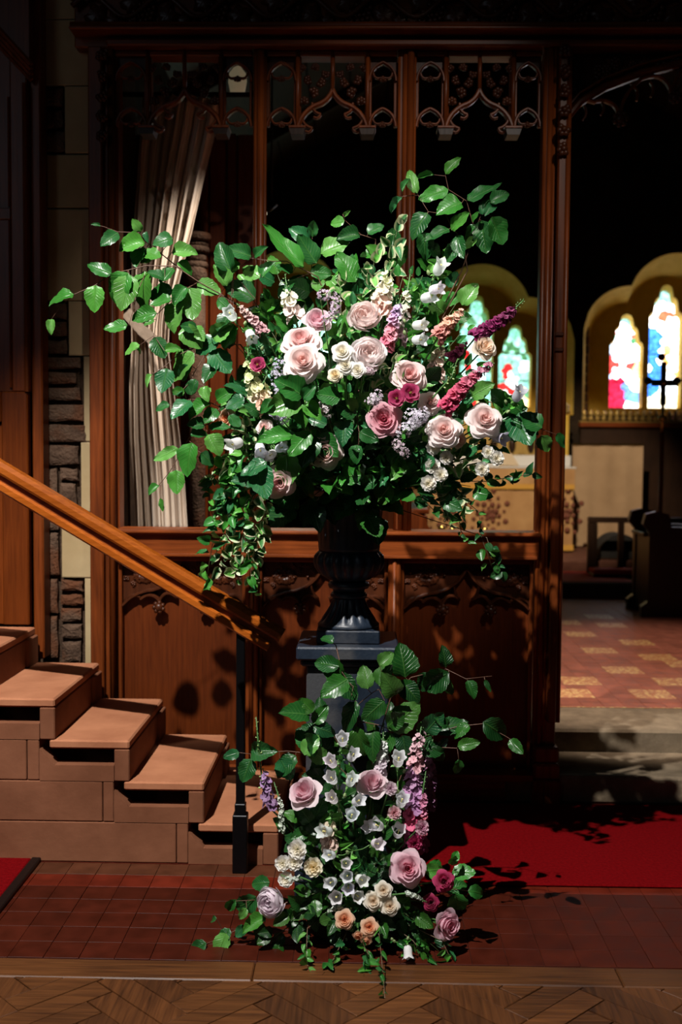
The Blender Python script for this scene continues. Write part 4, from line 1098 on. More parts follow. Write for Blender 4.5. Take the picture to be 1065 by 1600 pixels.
FLOWERS = []
def flower(kind, px, py, d, diam, face, cols, label, cat, group=None, core=None, squash=1.0, name=None, centre=None, stemcol=(.05, .13, .03)):
    """one bloom on its own stem. cols: inner to outer petal colour; face: (x, z) turn away from the viewer's line"""
    rad = diam / 2 * d / F_PX
    zdir = Vector((face[0], -1, face[1])).normalized()
    Rm = frame(zdir, frnd.uniform(0, 6))
    zc = {id(ROSE): .5, id(ROSE_OPEN): .4, id(ROSE_CUP): .7, id(PEONY): .5, id(LISI): .35, id(CARN): .3}[id(kind)]
    p = P(px, py, d) - zdir * rad * zc
    t = empty(name or 'rose', p, label, cat, group)
    t.rotation_euler = Rm.to_euler(); t.scale = (rad, rad, rad * squash)
    n = len(kind)
    for k, (cnt, mes) in enumerate(kind):
        f = k / (n - 1); a, b = Vector(cols[0]), Vector(cols[-1]); c = a.lerp(b, f) if len(cols) == 2 else (Vector(cols[0]).lerp(Vector(cols[1]), f * 2) if f < .5 else Vector(cols[1]).lerp(Vector(cols[2]), f * 2 - 1))
        for q in range(cnt):
            o = bpy.data.objects.new('petal', mes[q % 2]); COL.objects.link(o); o.parent = t
            an = 2 * math.pi * q / cnt + k * 1.37 + frnd.uniform(-.12, .12)
            o.rotation_euler = (frnd.uniform(-.05, .05), frnd.uniform(-.06, .06), an)
            v = frnd.uniform(.93, 1.05); o.color = (min(1, c[0] * v), min(1, c[1] * v), min(1, c[2] * v), 1)
    o = bpy.data.objects.new('calyx', SEPAL); COL.objects.link(o); o.parent = t; o.color = (.07, .2, .04, 1); o.location = (0, 0, .02)
    if centre:
        o = bpy.data.objects.new('stamens', STAMEN); COL.objects.link(o); o.parent = t; o.color = (*centre, 1)
    if core is not None:
        M = t.matrix_basis.inverted(); e = M @ (p + (core - p) * .92); m_ = M @ (p + (core - p) * .35 - zdir * rad * .8)
        so = bpy.data.objects.new('stem', MB().tube([(0, 0, 0), (0, 0, -.35), m_, e], .0028 / rad, 5).mesh('stem', GREEN, smooth=True)); COL.objects.link(so); so.parent = t; so.color = (*stemcol, 1)
    FLOWERS.append((t, px, py, d))
    return t

def spike(name, label, cat, path, d, size, cols, meshes, n, core=None, group=None, budfrac=.25, budcol=(.20, .36, .12), rad=None, tip_scale=.35, budscale=.5, d1=None):
    """flower spike: path in px from base to tip; florets spiral around the stem, buds at the tip"""
    m_ = len(path); d1 = d if d1 is None else d1
    pts = [P(px, py, d + (d1 - d) * i / (m_ - 1)) for i, (px, py) in enumerate(path)]
    t = empty(name, pts[0], label, cat, group)
    sp = ([core] if core is not None else []) + pts
    st_ = MB().tube(sp, [.003] * (len(sp) - 1) + [.0015], 5).build('stem', GREEN, t, True); st_.color = (.06, .16, .04, 1)
    seg = [(pts[i + 1] - pts[i]).length for i in range(m_ - 1)]; tot = sum(seg)
    s_m = size / 2 * d / F_PX
    for k in range(n):
        f = (k + .5) / n; s_ = f * tot; i = 0
        while i < m_ - 2 and s_ > seg[i]: s_ -= seg[i]; i += 1
        p = pts[i].lerp(pts[i + 1], min(1, s_ / seg[i])); ax = (pts[i + 1] - pts[i]).normalized()
        a = k * 2.4 + frnd.uniform(-.2, .2); u_ = ax.orthogonal().normalized(); v_ = ax.cross(u_)
        out = (u_ * math.cos(a) + v_ * math.sin(a))
        if out.y > .45: out.y *= -.6
        sc_ = s_m * (1 - (1 - tip_scale) * f ** 1.5) * frnd.uniform(.85, 1.15)
        bud = f > 1 - budfrac
        rr_ = (rad * d / F_PX if rad else s_m * .55) * (1 - .6 * f)
        dirn = (out + ax * (.25 + .8 * f) + Vector((0, -.25, 0))).normalized()
        cc = cols[min(len(cols) - 1, int(f / (1 - budfrac + 1e-6) * len(cols)))] if not bud else budcol
        v = frnd.uniform(.8, 1.15); cc = tuple(min(1, c * v) for c in cc)
        inst('bud' if bud else 'floret', BUD if bud else frnd.choice(meshes), t, p + out * rr_, frame(dirn, a), sc_ * (budscale * 1.2 if bud else 1.0), cc)
    return t

def bells(name, label, path, d, blooms, core=None, group=None, cat='flower', leaves=6, col=(.90, .91, .94)):
    """bellflower stem: blooms (px, py, size, face x, face z)"""
    pts = [P(px, py, d) for px, py in path]
    t = empty(name, pts[0], label, cat, group)
    sm = MB(); sm.tube(([core] if core is not None else []) + pts, .0026, 5)
    for (px, py, s_, fx, fz) in blooms:
        q = P(px, py, d - .035); L = s_ * d / F_PX * .90
        dirn = Vector((fx, -.75, fz)).normalized()
        b0_ = q - dirn * L * .5
        near = min(pts, key=lambda p_: (p_ - b0_).length)
        sm.tube([near, (near + b0_) / 2 - Vector((0, .0, .006)), b0_], .0016, 4)
        bo = inst('bell', BELL, t, b0_, frame(dirn, frnd.uniform(0, 6)), L, tuple(c * frnd.uniform(.94, 1.03) for c in col))
        for nm, me_, cc in (('calyx', SEPAL, (.10, .24, .05)), ('stigma', CLAPPER, (.75, .68, .25))):
            c_ = bpy.data.objects.new(nm, me_); COL.objects.link(c_); c_.parent = bo; c_.color = (*cc, 1)
    st_ = sm.build('stem', GREEN, t, True); st_.color = (.09, .22, .05, 1)
    for k in range(max(3, leaves * 2 // 3)):
        p = pts[0].lerp(pts[-1], (k + .8) / max(3, leaves * 2 // 3)) if len(pts) > 1 else pts[0]
        dr_ = Vector((frnd.choice((-1, 1)) * frnd.uniform(.3, 1), -.8, frnd.uniform(.2, 1.1))).normalized()
        g_ = frnd.uniform(.7, 1.2)
        inst('bud', BUD, t, p + dr_ * frnd.uniform(.012, .03), frame(dr_ + Vector((0, 0, .5)), 0), .020 * frnd.uniform(.7, 1.1), (.34 * g_, .46 * g_, .20 * g_))
    for k in range(leaves):
        p = pts[0].lerp(pts[-1], (k + .5) / leaves) if len(pts) > 1 else pts[0]
        e = p + Vector((frnd.uniform(-1, 1), -.4, frnd.uniform(-.2, .7))).normalized() * frnd.uniform(.03, .05)
        add_leaf(t, p, e, .2, SLEAFS, leafcol(1.5))
    return t

def lilac(name, label, pxs, d, size, cols, n, core=None, group=None):
    """cloud of tiny florets along a path in px"""
    pts = [P(px, py, d) for px, py in pxs]
    t = empty(name, pts[0], label, 'flower', group)
    st_ = MB().tube(([core] if core is not None else []) + pts, .002, 5).build('stem', GREEN, t, True); st_.color = (.12, .24, .06, 1)
    tex = [MB(), MB()]
    s_m = size * d / F_PX
    for k in range(n):
        f = frnd.random(); i = min(len(pts) - 2, int(f * (len(pts) - 1))) if len(pts) > 1 else 0
        p = pts[i].lerp(pts[i + 1], f * (len(pts) - 1) - i) if len(pts) > 1 else pts[0]
        o_ = Vector((frnd.gauss(0, 1), frnd.gauss(0, 1), frnd.gauss(0, 1))).normalized()
        if o_.y > .3: o_.y *= -1
        c = p + o_ * s_m * frnd.uniform(.65, 1.0)
        M = Matrix.Translation(c) @ frame(o_ + Vector((0, -.3, .2)), frnd.uniform(0, 6)).to_4x4() @ Matrix.Scale(.0055 * frnd.uniform(.8, 1.2) * d / 3.4, 4)
        q = MB()
        for a in range(4):
            c_, s_ = math.cos(a * math.pi / 2), math.sin(a * math.pi / 2)
            q.add([(0, 0, 0), (.55 * c_ - .3 * s_, .55 * s_ + .3 * c_, .18), (1.0 * c_, 1.0 * s_, .1), (.55 * c_ + .3 * s_, .55 * s_ - .3 * c_, .18)], [(0, 1, 2, 3)])
        q.tube([(0, 0, -.9), (0, 0, .05)], .12, 3, False)
        tex[k % 2].v and None
        n0 = len(tex[k % 2].v); tex[k % 2].v += [M @ v for v in q.v]; tex[k % 2].f += [tuple(i_ + n0 for i_ in f_) for f_ in q.f]
    for k in (0, 1):
        o = tex[k].build('florets', FLORET, t); o.color = (*cols[k], 1); o['kind'] = 'stuff'
    return t

def branch(name, label, paths, d0, d1, leaves, cv, meshes=LEAFS, group=None, cat='branch', core=None, tw=(.10, .045, .025), thick=.0026, lum=1.0):
    """paths in crop coords mapped by cv; leaves (bx,by,tx,ty,w)"""
    allp = []; M = []
    for pi, pth in enumerate(paths):
        n = len(pth); q = []
        for i, (x, y) in enumerate(pth):
            px, py = cv(x, y); dd = d0 + (d1 - d0) * i / max(1, n - 1); q.append((px, py, dd))
        M.append(q); allp += q
    base = P(*M[0][0])
    t = empty(name, base, label, cat, group)
    sm = MB()
    for pi, q in enumerate(M):
        pts = [P(*a) for a in q]
        if pi == 0 and core is not None: pts = [core] + pts
        sm.tube(pts, [thick * (1 - .65 * i / max(1, len(pts) - 1)) * (1 if pi == 0 else .75) for i in range(len(pts))], 5)
    for (bx, by, tx, ty, w_) in leaves:
        a, b = cv(bx, by), cv(tx, ty)
        # nearest place on the twigs
        best = None
        for q in M:
            for (x0, y0_, da), (x1, y1_, db) in zip(q[:-1], q[1:]):
                vx, vy = x1 - x0, y1_ - y0_; L2 = vx * vx + vy * vy or 1
                tt = max(0, min(1, ((a[0] - x0) * vx + (a[1] - y0_) * vy) / L2)); cx, cy = x0 + vx * tt, y0_ + vy * tt
                e = math.hypot(cx - a[0], cy - a[1])
                if best is None or e < best[0]: best = (e, cx, cy, da + (db - da) * tt)
        dd = best[3] - frnd.uniform(0, .03)
        pb, pt = P(a[0], a[1], dd), P(b[0], b[1], dd - frnd.uniform(-.02, .03))
        sm.tube([P(best[1], best[2], best[3]), pb], .0012, 4, False)
        add_leaf(t, pb, pb + (pt - pb) * 1.13, w_, meshes, leafcol(lum * .9))
    so = sm.build('stem', TWIG, t, True); so.color = (*tw, 1)
    return t

# ================================================================== the large arrangement in the urn
c1 = lambda x, y: (60 + x * .2817, 330 + y * .2817)
c2 = lambda x, y: (340 + x * .2441, 330 + y * .2441)
c3 = lambda x, y: (580 + x * .3005, 230 + y * .3005)
c4 = lambda x, y: (340 + x * .2441, 560 + y * .2441)
c5 = lambda x, y: (560 + x * .3005, 500 + y * .3005)
c6 = lambda x, y: (200 + x * .2254, 590 + y * .2254)
c8 = lambda x, y: (340 + x * .4507, 1000 + y * .4507)
cpx = lambda x, y: (x, y)
BR = 'beech branches of the urn arrangement'
branch('beech_branch', 'longest beech branch reaching far left across the curtain', [[(1180, 560), (1010, 460), (885, 390), (760, 305), (600, 302), (400, 350), (315, 410), (200, 460), (120, 530), (72, 600)], [(885, 395), (780, 450), (660, 570), (640, 690), (520, 770)], [(610, 310), (560, 420), (500, 640)]], 3.56, 3.46,
       [(75, 598, 70, 668, .3), (195, 460, 75, 490, .42), (315, 410, 308, 532, .40), (405, 347, 305, 312, .32), (495, 340, 425, 478, .40), (505, 352, 470, 520, .36), (590, 330, 575, 512, .36), (745, 440, 598, 455, .30), (700, 372, 620, 340, .40), (745, 312, 690, 385, .42),
        (835, 425, 850, 568, .38), (795, 512, 745, 635, .38), (655, 565, 538, 590, .34), (492, 630, 395, 655, .32), (880, 395, 985, 440, .36), (735, 480, 640, 520, .34), (640, 600, 595, 625, .34), (560, 740, 490, 785, .36), (640, 700, 690, 795, .40), (700, 775, 775, 765, .36), (540, 760, 565, 790, .2), (820, 420, 760, 500, .36)], c1, group=BR, core=UM)
branch('beech_branch', 'upper left beech branch with its tip crossing the curtain top', [[(1100, 520), (885, 390), (760, 300), (680, 235), (600, 170), (545, 118), (440, 115), (360, 85), (312, 75)]], 3.60, 3.52,
       [(345, 82, 300, 72, .22), (440, 118, 360, 186, .32), (570, 112, 530, 58, .36), (595, 112, 605, 165, .3), (590, 175, 468, 200, .40), (570, 200, 545, 298, .42), (582, 222, 670, 258, .40), (745, 150, 655, 170, .45), (740, 228, 852, 225, .36), (770, 285, 845, 335, .36), (660, 230, 590, 285, .38)], c1, group=BR, core=UM)
branch('beech_branch', 'middle left beech branch with a curled dark leaf at its tip', [[(1120, 740), (1000, 735), (880, 750), (770, 800), (700, 860), (650, 895), (602, 914)], [(960, 740), (860, 900), (850, 940)]], 3.50, 3.44,
       [(632, 905, 604, 962, .2), (712, 870, 690, 985, .42), (860, 785, 750, 915, .40), (880, 650, 800, 640, .38), (800, 640, 880, 735, .38), (960, 770, 1040, 872, .40), (990, 840, 925, 930, .40), (1000, 700, 890, 770, .36), (860, 640, 905, 700, .34), (960, 700, 1060, 640, .38), (1010, 640, 1055, 740, .36), (850, 860, 790, 930, .36), (870, 930, 850, 1000, .4), (800, 990, 750, 1010, .4), (920, 970, 935, 1040, .36)], c1, group=BR, core=UM)
branch('beech_branch', 'lower left beech branch drooping down over the pale curtain', [[(820, 165), (720, 175), (640, 205), (560, 320), (480, 350), (420, 420), (340, 565), (290, 650), (215, 745), (165, 782)], [(640, 205), (540, 160), (430, 150), (290, 188)], [(225, 745), (228, 840)]], 3.46, 3.42,
       [(215, 748, 152, 800, .34), (226, 835, 234, 912, .2), (330, 640, 338, 778, .42), (345, 490, 203, 560, .24), (440, 450, 400, 638, .40), (430, 392, 532, 395, .38), (530, 330, 430, 322, .40), (555, 395, 625, 512, .44), (505, 520, 575, 590, .44), (610, 215, 542, 302, .36), (432, 158, 318, 268, .36), (288, 188, 200, 216, .34), (570, 182, 442, 262, .34), (612, 162, 716, 92, .36), (700, 212, 800, 128, .40), (392, 105, 318, 92, .40), (440, 122, 428, 32, .40), (520, 132, 556, 66, .40), (560, 335, 690, 345, .30), (700, 260, 760, 330, .4)], c6, group=BR, core=UM)
branch('beech_branch', 'slim beech branch rising in front of the second mullion', [[(500, 640), (480, 520), (460, 470), (410, 400), (385, 350), (295, 335), (240, 245)], [(240, 250), (160, 255)]], 3.60, 3.58,
       [(238, 240, 195, 132, .22), (160, 232, 192, 165, .18), (160, 260, 105, 328, .22), (290, 340, 220, 442, .38), (270, 440, 282, 562, .34), (405, 425, 300, 470, .24), (415, 432, 492, 350, .28), (455, 500, 385, 585, .32), (440, 460, 470, 560, .3), (300, 500, 350, 560, .34)], c3, group=BR, core=UM, lum=.9)
branch('beech_branch', 'tallest beech branch with a broad pale leaf at its right', [[(470, 640), (540, 440), (520, 370), (495, 280), (400, 220), (385, 150), (320, 143)], [(540, 440), (570, 350), (620, 280)]], 3.62, 3.60,
       [(325, 143, 248, 156, .18), (385, 140, 446, 63, .28), (400, 220, 270, 264, .26), (497, 278, 648, 196, .24), (470, 290, 362, 325, .45), (560, 345, 628, 268, .28), (620, 290, 702, 235, .36), (535, 400, 485, 478, .22), (570, 380, 592, 525, .34), (628, 362, 668, 484, .46), (545, 470, 492, 520, .3), (525, 390, 550, 342, .28), (580, 352, 572, 292, .26), (640, 300, 600, 340, .3)], c3, group=BR, core=UM, lum=.95)
branch('beech_branch', 'beech branch with big leaves in front of the first mullion', [[(700, 560), (640, 420), (560, 380), (440, 320), (350, 320), (210, 300), (100, 400)]], 3.60, 3.50,
       [(85, 385, 20, 230, .34), (215, 290, 78, 242, .34), (235, 295, 296, 233, .30), (60, 480, -5, 360, .36), (270, 425, 172, 358, .40), (285, 425, 348, 335, .40), (240, 562, 72, 472, .34), (550, 355, 325, 145, .20), (480, 392, 388, 338, .34), (140, 330, 30, 420, .36), (80, 640, 20, 760, .38), (100, 720, 60, 860, .38), (20, 880, 40, 1000, .38), (0, 560, 60, 620, .34)], c2, group=BR, core=UM)
branch('beech_branch', 'beech branch with upright leaves before the dark middle bay', [[(720, 600), (640, 480), (600, 380), (605, 160)], [(620, 430), (720, 380), (800, 330)]], 3.64, 3.60,
       [(590, 185, 478, 118, .36), (605, 165, 612, 80, .34), (632, 335, 532, 183, .34), (660, 272, 798, 198, .38), (590, 385, 705, 400, .36), (880, 455, 785, 300, .36), (590, 522, 458, 470, .38), (640, 430, 640, 510, .4), (570, 665, 552, 545, .38), (700, 420, 800, 520, .3), (480, 440, 400, 520, .36), (720, 560, 850, 510, .34)], c2, group=BR, core=UM, lum=.85)
branch('beech_branch', 'thin beech twig with round leaf near the top centre', [[(1000, 420), (1010, 180), (915, 150), (815, 60), (800, 20)]], 3.66, 3.62,
       [(810, 62, 735, 76, .40), (910, 155, 790, 165, .36), (812, 35, 826, 5, .2), (960, 145, 1045, 90, .40), (1010, 260, 930, 290, .4), (1005, 300, 1070, 240, .4), (1005, 400, 940, 350, .38), (1010, 420, 1080, 380, .38)], c2, group=BR, core=UM, lum=.9)
branch('beech_branch', 'beech spray with broad leaves at the front centre', [[(700, 330), (590, 260), (545, 250)], [(650, 420), (590, 460), (560, 480)], [(500, 600), (440, 610), (310, 660)]], 3.42, 3.34,
       [(548, 240, 398, 150, .42), (530, 262, 352, 328, .42), (545, 262, 610, 190, .4), (590, 470, 472, 605, .30), (602, 480, 555, 668, .34), (475, 492, 288, 512, .28), (440, 612, 452, 785, .40), (312, 660, 183, 742, .34), (640, 560, 630, 668, .38), (660, 480, 748, 604, .34), (700, 420, 598, 390, .36), (560, 290, 640, 370, .38), (480, 300, 560, 400, .36), (170, 250, 72, 312, .40), (360, 270, 280, 334, .34), (240, 660, 300, 860, .34)], c4, group=BR, core=UM)
branch('beech_branch', 'beech spray under the white peony at the centre', [[(900, 200), (885, 360), (905, 470), (900, 600)], [(885, 360), (780, 250)]], 3.44, 3.38,
       [(785, 255, 655, 232, .40), (885, 362, 785, 300, .42), (810, 400, 800, 538, .38), (905, 472, 1012, 520, .34), (890, 552, 884, 655, .40), (900, 300, 980, 230, .38), (820, 270, 900, 320, .36), (905, 600, 860, 560, .36)], c4, group=BR, core=UM)
branch('ivy_branch', 'broad-leaved ivy stem reaching right across the carved post', [[(640, 420), (700, 430), (800, 470), (930, 560), (1035, 598)]], 3.52, 3.44,
       [(955, 560, 858, 505, .46), (950, 600, 982, 672, .44), (1030, 590, 1066, 652, .40), (760, 450, 700, 375, .42), (800, 480, 872, 635, .40), (780, 500, 792, 605, .46), (850, 480, 770, 415, .40), (880, 520, 830, 590, .46), (720, 450, 780, 540, .42), (900, 550, 930, 590, .42)], c5, group=BR, core=UM, lum=.8)

# filling foliage between the blooms
def sprig(label, px, py, d, n=9, L=34, spread=34, wf=.38, meshes=LEAFS, core=UM, lum=.9, start=.45, group='leafy sprigs between the blooms', name='leafy_sprig'):
    e = P(px, py, d); t = empty(name, e, label, 'sprig', group)
    mid = core.lerp(e, .55) + Vector((0, -.03, .04))
    pts = [core, mid, e]
    so = MB().tube(pts, [.0024, .002, .001], 5).build('stem', TWIG, t, True); so.color = (.05, .07, .02, 1)
    lm = L * d / F_PX; sm = spread * d / F_PX
    for k in range(n):
        f = start + (1 - start) * (k + .6) / n
        b = mid.lerp(e, (f - .55) / .45) if f > .55 else core.lerp(mid, f / .55)
        a = k * 2.4 + frnd.uniform(-.4, .4); ax = (e - mid).normalized()
        out = (Vector((math.cos(a), -.45 + .3 * math.sin(a * 1.7), math.sin(a))) + ax * .5).normalized()
        if k == n - 1: b, out = e, ax
        b = b + Vector((math.cos(a), 0, math.sin(a))) * sm * .22
        add_leaf(t, b, b + out * lm * frnd.uniform(.75, 1.15), wf, meshes, leafcol(lum))
    return t
SP = [('leafy sprig beside the magenta bloom at the left edge', 385, 610, 3.46), ('leafy sprig above the two big pink roses', 455, 500, 3.56), ('leafy sprig left of the round blush peony', 530, 515, 3.52),
      ('leafy sprig under the pair of pink roses', 480, 605, 3.42), ('leafy sprig between white peony and lower pink rose', 612, 600, 3.42), ('leafy sprig below the magenta pair of blooms', 628, 680, 3.44),
      ('leafy sprig right of the tall white snapdragon', 650, 470, 3.58), ('leafy sprig behind the top right white bells', 700, 440, 3.64), ('leafy sprig beneath the peach stocks', 700, 560, 3.52),
      ('leafy sprig between the raspberry spike and right rose', 735, 610, 3.48), ('leafy sprig behind the right hand rose', 790, 640, 3.50), ('leafy sprig under the white spray blooms at lower right', 690, 775, 3.44),
      ('leafy sprig right of the lower white spray blooms', 735, 760, 3.46), ('leafy sprig below the central hidden bloom', 520, 750, 3.42), ('leafy sprig over the dark rim of the urn', 560, 770, 3.46),
      ('leafy sprig left of the lowest pink rose', 395, 740, 3.44), ('leafy sprig at the left edge above the bells', 372, 640, 3.50), ('leafy sprig above the blush peony', 560, 450, 3.62),
      ('leafy sprig at the top by the second mullion', 610, 380, 3.66), ('leafy sprig above the left white snapdragon', 430, 420, 3.62), ('leafy sprig behind the dusky pink spike', 360, 530, 3.54),
      ('leafy sprig over the urn rim at the right', 625, 765, 3.48), ('dark leafy sprig low in front of the urn', 585, 800, 3.52), ('dark leafy sprig left of the urn rim', 470, 790, 3.50), ('leafy sprig right of the white peony', 660, 590, 3.46),
      ('leafy sprig behind the dark purple spike', 715, 470, 3.62), ('leafy sprig under the lilac and white blooms', 655, 715, 3.42), ('leafy sprig at the left of the first mullion', 385, 450, 3.58), ('leafy sprig before the first mullion', 420, 480, 3.60), ('leafy sprig at the upper centre left', 480, 450, 3.62), ('leafy sprig over the left bells', 400, 640, 3.42), ('leafy sprig at the top right of the blooms', 690, 400, 3.66), ('leafy sprig beside the lower right rose', 720, 700, 3.44),
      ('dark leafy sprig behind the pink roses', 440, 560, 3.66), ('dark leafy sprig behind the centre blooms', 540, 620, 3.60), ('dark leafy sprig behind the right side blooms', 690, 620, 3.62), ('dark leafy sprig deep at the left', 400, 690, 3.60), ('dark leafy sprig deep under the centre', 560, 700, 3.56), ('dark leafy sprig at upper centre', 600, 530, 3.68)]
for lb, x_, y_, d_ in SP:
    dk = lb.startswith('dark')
    sprig(lb, x_, y_, d_, 13 if dk else 11, 46 if dk else 34, 60 if dk else 42, lum=.55 if dk else .85)  # dark sprigs: shade deep among the blooms painted into the leaf colour
for lb, x_, y_, d_ in [('pale variegated sprig over the top centre', 585, 400, 3.60), ('pale variegated sprig above the lilac flower', 530, 440, 3.58), ('pale variegated sprig at right of the lower blooms', 745, 720, 3.42), ('pale variegated sprig left of the white bells', 375, 670, 3.44),
                       ('pale variegated sprig by the second mullion top', 622, 350, 3.62), ('pale variegated sprig beside the right rose', 725, 690, 3.46), ('pale green sprig right of the white peony', 615, 565, 3.38)]:
    sprig(lb, x_, y_, d_, 14, 20, 34, .34, VLEAFS, lum=1.5, start=.7, name='variegated_sprig', group='variegated sprigs')

for lb, x_, y_, d_ in [('fine-leaved sprig left of the upper pink rose', 425, 520, 3.48), ('fine-leaved sprig above the magenta bloom', 405, 540, 3.44), ('fine-leaved sprig between the lilac and blush peony', 540, 480, 3.50), ('fine-leaved sprig over the tall snapdragon', 630, 430, 3.56),
                       ('fine-leaved sprig beside the top white bells', 660, 430, 3.56), ('fine-leaved sprig right of the peach stocks', 720, 520, 3.52), ('fine-leaved sprig below the cream rose', 735, 575, 3.46), ('fine-leaved sprig under the white spray roses', 545, 600, 3.40), ('fine-leaved sprig left of the deep pink rose', 560, 650, 3.40),
                       ('fine-leaved sprig between the lower roses', 660, 690, 3.40), ('fine-leaved sprig above the lowest pink rose', 455, 710, 3.40), ('fine-leaved sprig at the left edge of the urn flowers', 360, 610, 3.48), ('fine-leaved sprig by the peach bloom at left', 375, 655, 3.44), ('fine-leaved sprig under the hidden centre bloom', 540, 735, 3.42),
                       ('fine-leaved sprig at top left by the first mullion', 410, 470, 3.58), ('fine-leaved sprig over the urn at the right', 610, 735, 3.44), ('fine-leaved sprig right of the round blush peony', 600, 480, 3.52), ('fine-leaved sprig at the top by the yellow arch', 545, 410, 3.60), ('fine-leaved sprig at the far right by the ivy', 790, 690, 3.46)]:
    sprig(lb, x_, y_, d_, 22, 17, 52, .30, SLEAFS, lum=1.15, start=.62, name='fine_sprig', group='fine-leaved sprigs in the urn')
def vine(label, path, d0, d1, n, L, meshes, lum=1.0, core=None, group='trailing vines', wf=.4, name='trailing_vine'):
    m_ = len(path); pts = [P(px, py, d0 + (d1 - d0) * i / (m_ - 1)) for i, (px, py) in enumerate(path)]
    t = empty(name, pts[0], label, 'vine', group)
    so = MB().tube(([core] if core is not None else []) + pts, .0014, 5).build('stem', TWIG, t, True); so.color = (.10, .06, .03, 1)
    seg = [(pts[i + 1] - pts[i]).length for i in range(m_ - 1)]; tot = sum(seg)
    for k in range(n):
        s_ = tot * (k + .7) / n; i = 0
        while i < m_ - 2 and s_ > seg[i]: s_ -= seg[i]; i += 1
        p = pts[i].lerp(pts[i + 1], min(1, s_ / seg[i])); ax = (pts[i + 1] - pts[i]).normalized()
        sd = 1 if k % 2 else -1
        out = (Vector((sd * frnd.uniform(.1, 1.1), frnd.uniform(-.8, .3), frnd.uniform(-.8, .6))) + ax * .5).normalized()
        lm = L * d0 / F_PX * frnd.uniform(.45, 1.2)
        p = p + Vector((frnd.uniform(-1, 1), frnd.uniform(-1, .6), frnd.uniform(-1, 1))) * .010
        add_leaf(t, p, p + out * lm, wf * frnd.uniform(.7, 1.05), meshes, leafcol(lum), Vector((frnd.uniform(-1.2, 1.2), -1, frnd.uniform(-.8, 1.4))))
    return t
VL = [('variegated vine hanging to the handrail, leftmost', [(400, 690), (345, 705), (325, 760), (335, 830), (322, 910)]), ('variegated vine hanging left beside the leftmost one', [(405, 695), (365, 710), (345, 770), (350, 850), (345, 895)]),
      ('variegated vine hanging past the middle rail at left', [(410, 700), (372, 740), (368, 800), (360, 860), (372, 905)]), ('variegated vine ending below the handrail top', [(415, 700), (385, 750), (380, 830), (392, 890), (402, 935)]),
      ('variegated vine beside the lowest pink rose', [(420, 710), (402, 760), (408, 800), (400, 850), (395, 880)]), ('variegated vine bunched under the left bells', [(410, 690), (380, 700), (350, 730), (330, 750)]),
      ('variegated vine in the left hanging mass, short', [(405, 700), (370, 720), (350, 770), (340, 800)]), ('variegated vine along the left of the urn', [(430, 720), (400, 770), (385, 810), (375, 870)]), ('variegated vine over the middle rail, innermost', [(430, 740), (412, 800), (405, 840), (398, 910)]),
      ('variegated vine deep in the left hanging mass', [(415, 705), (390, 740), (365, 780), (360, 820)])]
for k, (lb, pt) in enumerate(VL): vine(lb, pt, 3.50 - .015 * (k % 4), 3.46 + .02 * (k % 3), 30, 20, VLEAFS if k % 3 else SLEAFS, 1.3, UM, 'variegated vines trailing at the left')
VR = [('green vine hanging right of the urn before the altar cloth', [(690, 740), (712, 780), (720, 830), (735, 850)], 14, SLEAFS), ('green vine dangling over the middle rail at right', [(700, 760), (748, 800), (752, 840), (770, 890)], 14, SLEAFS),
      ('dark vine reaching right along the altar cloth', [(730, 752), (760, 752), (800, 745), (838, 740)], 14, SLEAFS), ('variegated vine under the white spray blooms', [(680, 745), (690, 790), (700, 815)], 14, VLEAFS), ('variegated vine bunched at lower right', [(700, 740), (725, 775), (730, 800)], 14, VLEAFS),
      ('green vine bunched below the right blooms', [(670, 740), (660, 780), (680, 800)], 13, SLEAFS), ('thin vine hanging down to the panel carving', [(760, 840), (770, 870), (785, 898)], 8, SLEAFS)]
for k, (lb, pt, n_, ms) in enumerate(VR): vine(lb, pt, 3.48, 3.44, n_, 18, ms, .7 if ms is SLEAFS else 1.0, UM, 'vines trailing at the right')

PINK = [(.86, .52, .50), (.90, .68, .66), (.90, .76, .74)]; BLUSH = [(.90, .62, .57), (.93, .77, .74), (.94, .86, .84)]; MAUVEPINK = [(.78, .44, .50), (.84, .60, .66), (.87, .72, .75)]
WHITE = [(.90, .84, .68), (.92, .90, .86)]; CREAM = [(.88, .74, .46), (.90, .84, .68)]; MAGENTA = [(.30, .012, .07), (.50, .04, .15)]; PEACH = [(.84, .36, .15), (.90, .64, .46)]; DEEP = [(.74, .20, .28), (.82, .50, .55)]
PEON = [(.90, .74, .70), (.93, .84, .82)]; PALE = [(.84, .74, .80), (.88, .80, .85)]
GR = 'roses in the urn arrangement'
flower(ROSE, 473, 564, 3.34, 66, (-.1, .30), BLUSH, 'large blush pink rose, lower of the overlapping pair', 'rose', GR, UM)
flower(ROSE_OPEN, 470, 530, 3.40, 64, (-.1, .75), PINK, 'large pink rose tucked above the blush rose at left', 'rose', GR, UM)
flower(ROSE_CUP, 496, 500, 3.46, 52, (.1, .7), MAUVEPINK, 'cupped mauve pink rose below the lilac cluster', 'rose', GR, UM)
flower(PEONY, 569, 494, 3.44, 58, (-.1, .45), PEON, 'round blush peony near the top centre', 'peony', 'peonies in the urn arrangement', UM, name='peony')
flower(PEONY, 575, 553, 3.36, 64, (.1, .35), [(.92, .78, .75), (.94, .90, .90)], 'white peony with pink heart in the middle', 'peony', 'peonies in the urn arrangement', UM, name='peony')
flower(ROSE, 639, 586, 3.38, 58, (.1, .35), PINK, 'pink rose above the magenta pair at right of centre', 'rose', GR, UM)
flower(ROSE_OPEN, 600, 655, 3.36, 56, (-.1, .15), DEEP, 'deep pink open rose left of the lilac florets', 'rose', GR, UM)
flower(ROSE, 673, 628, 3.44, 40, (.2, .4), BLUSH, 'half hidden blush rose behind the white lilac', 'rose', GR, UM)
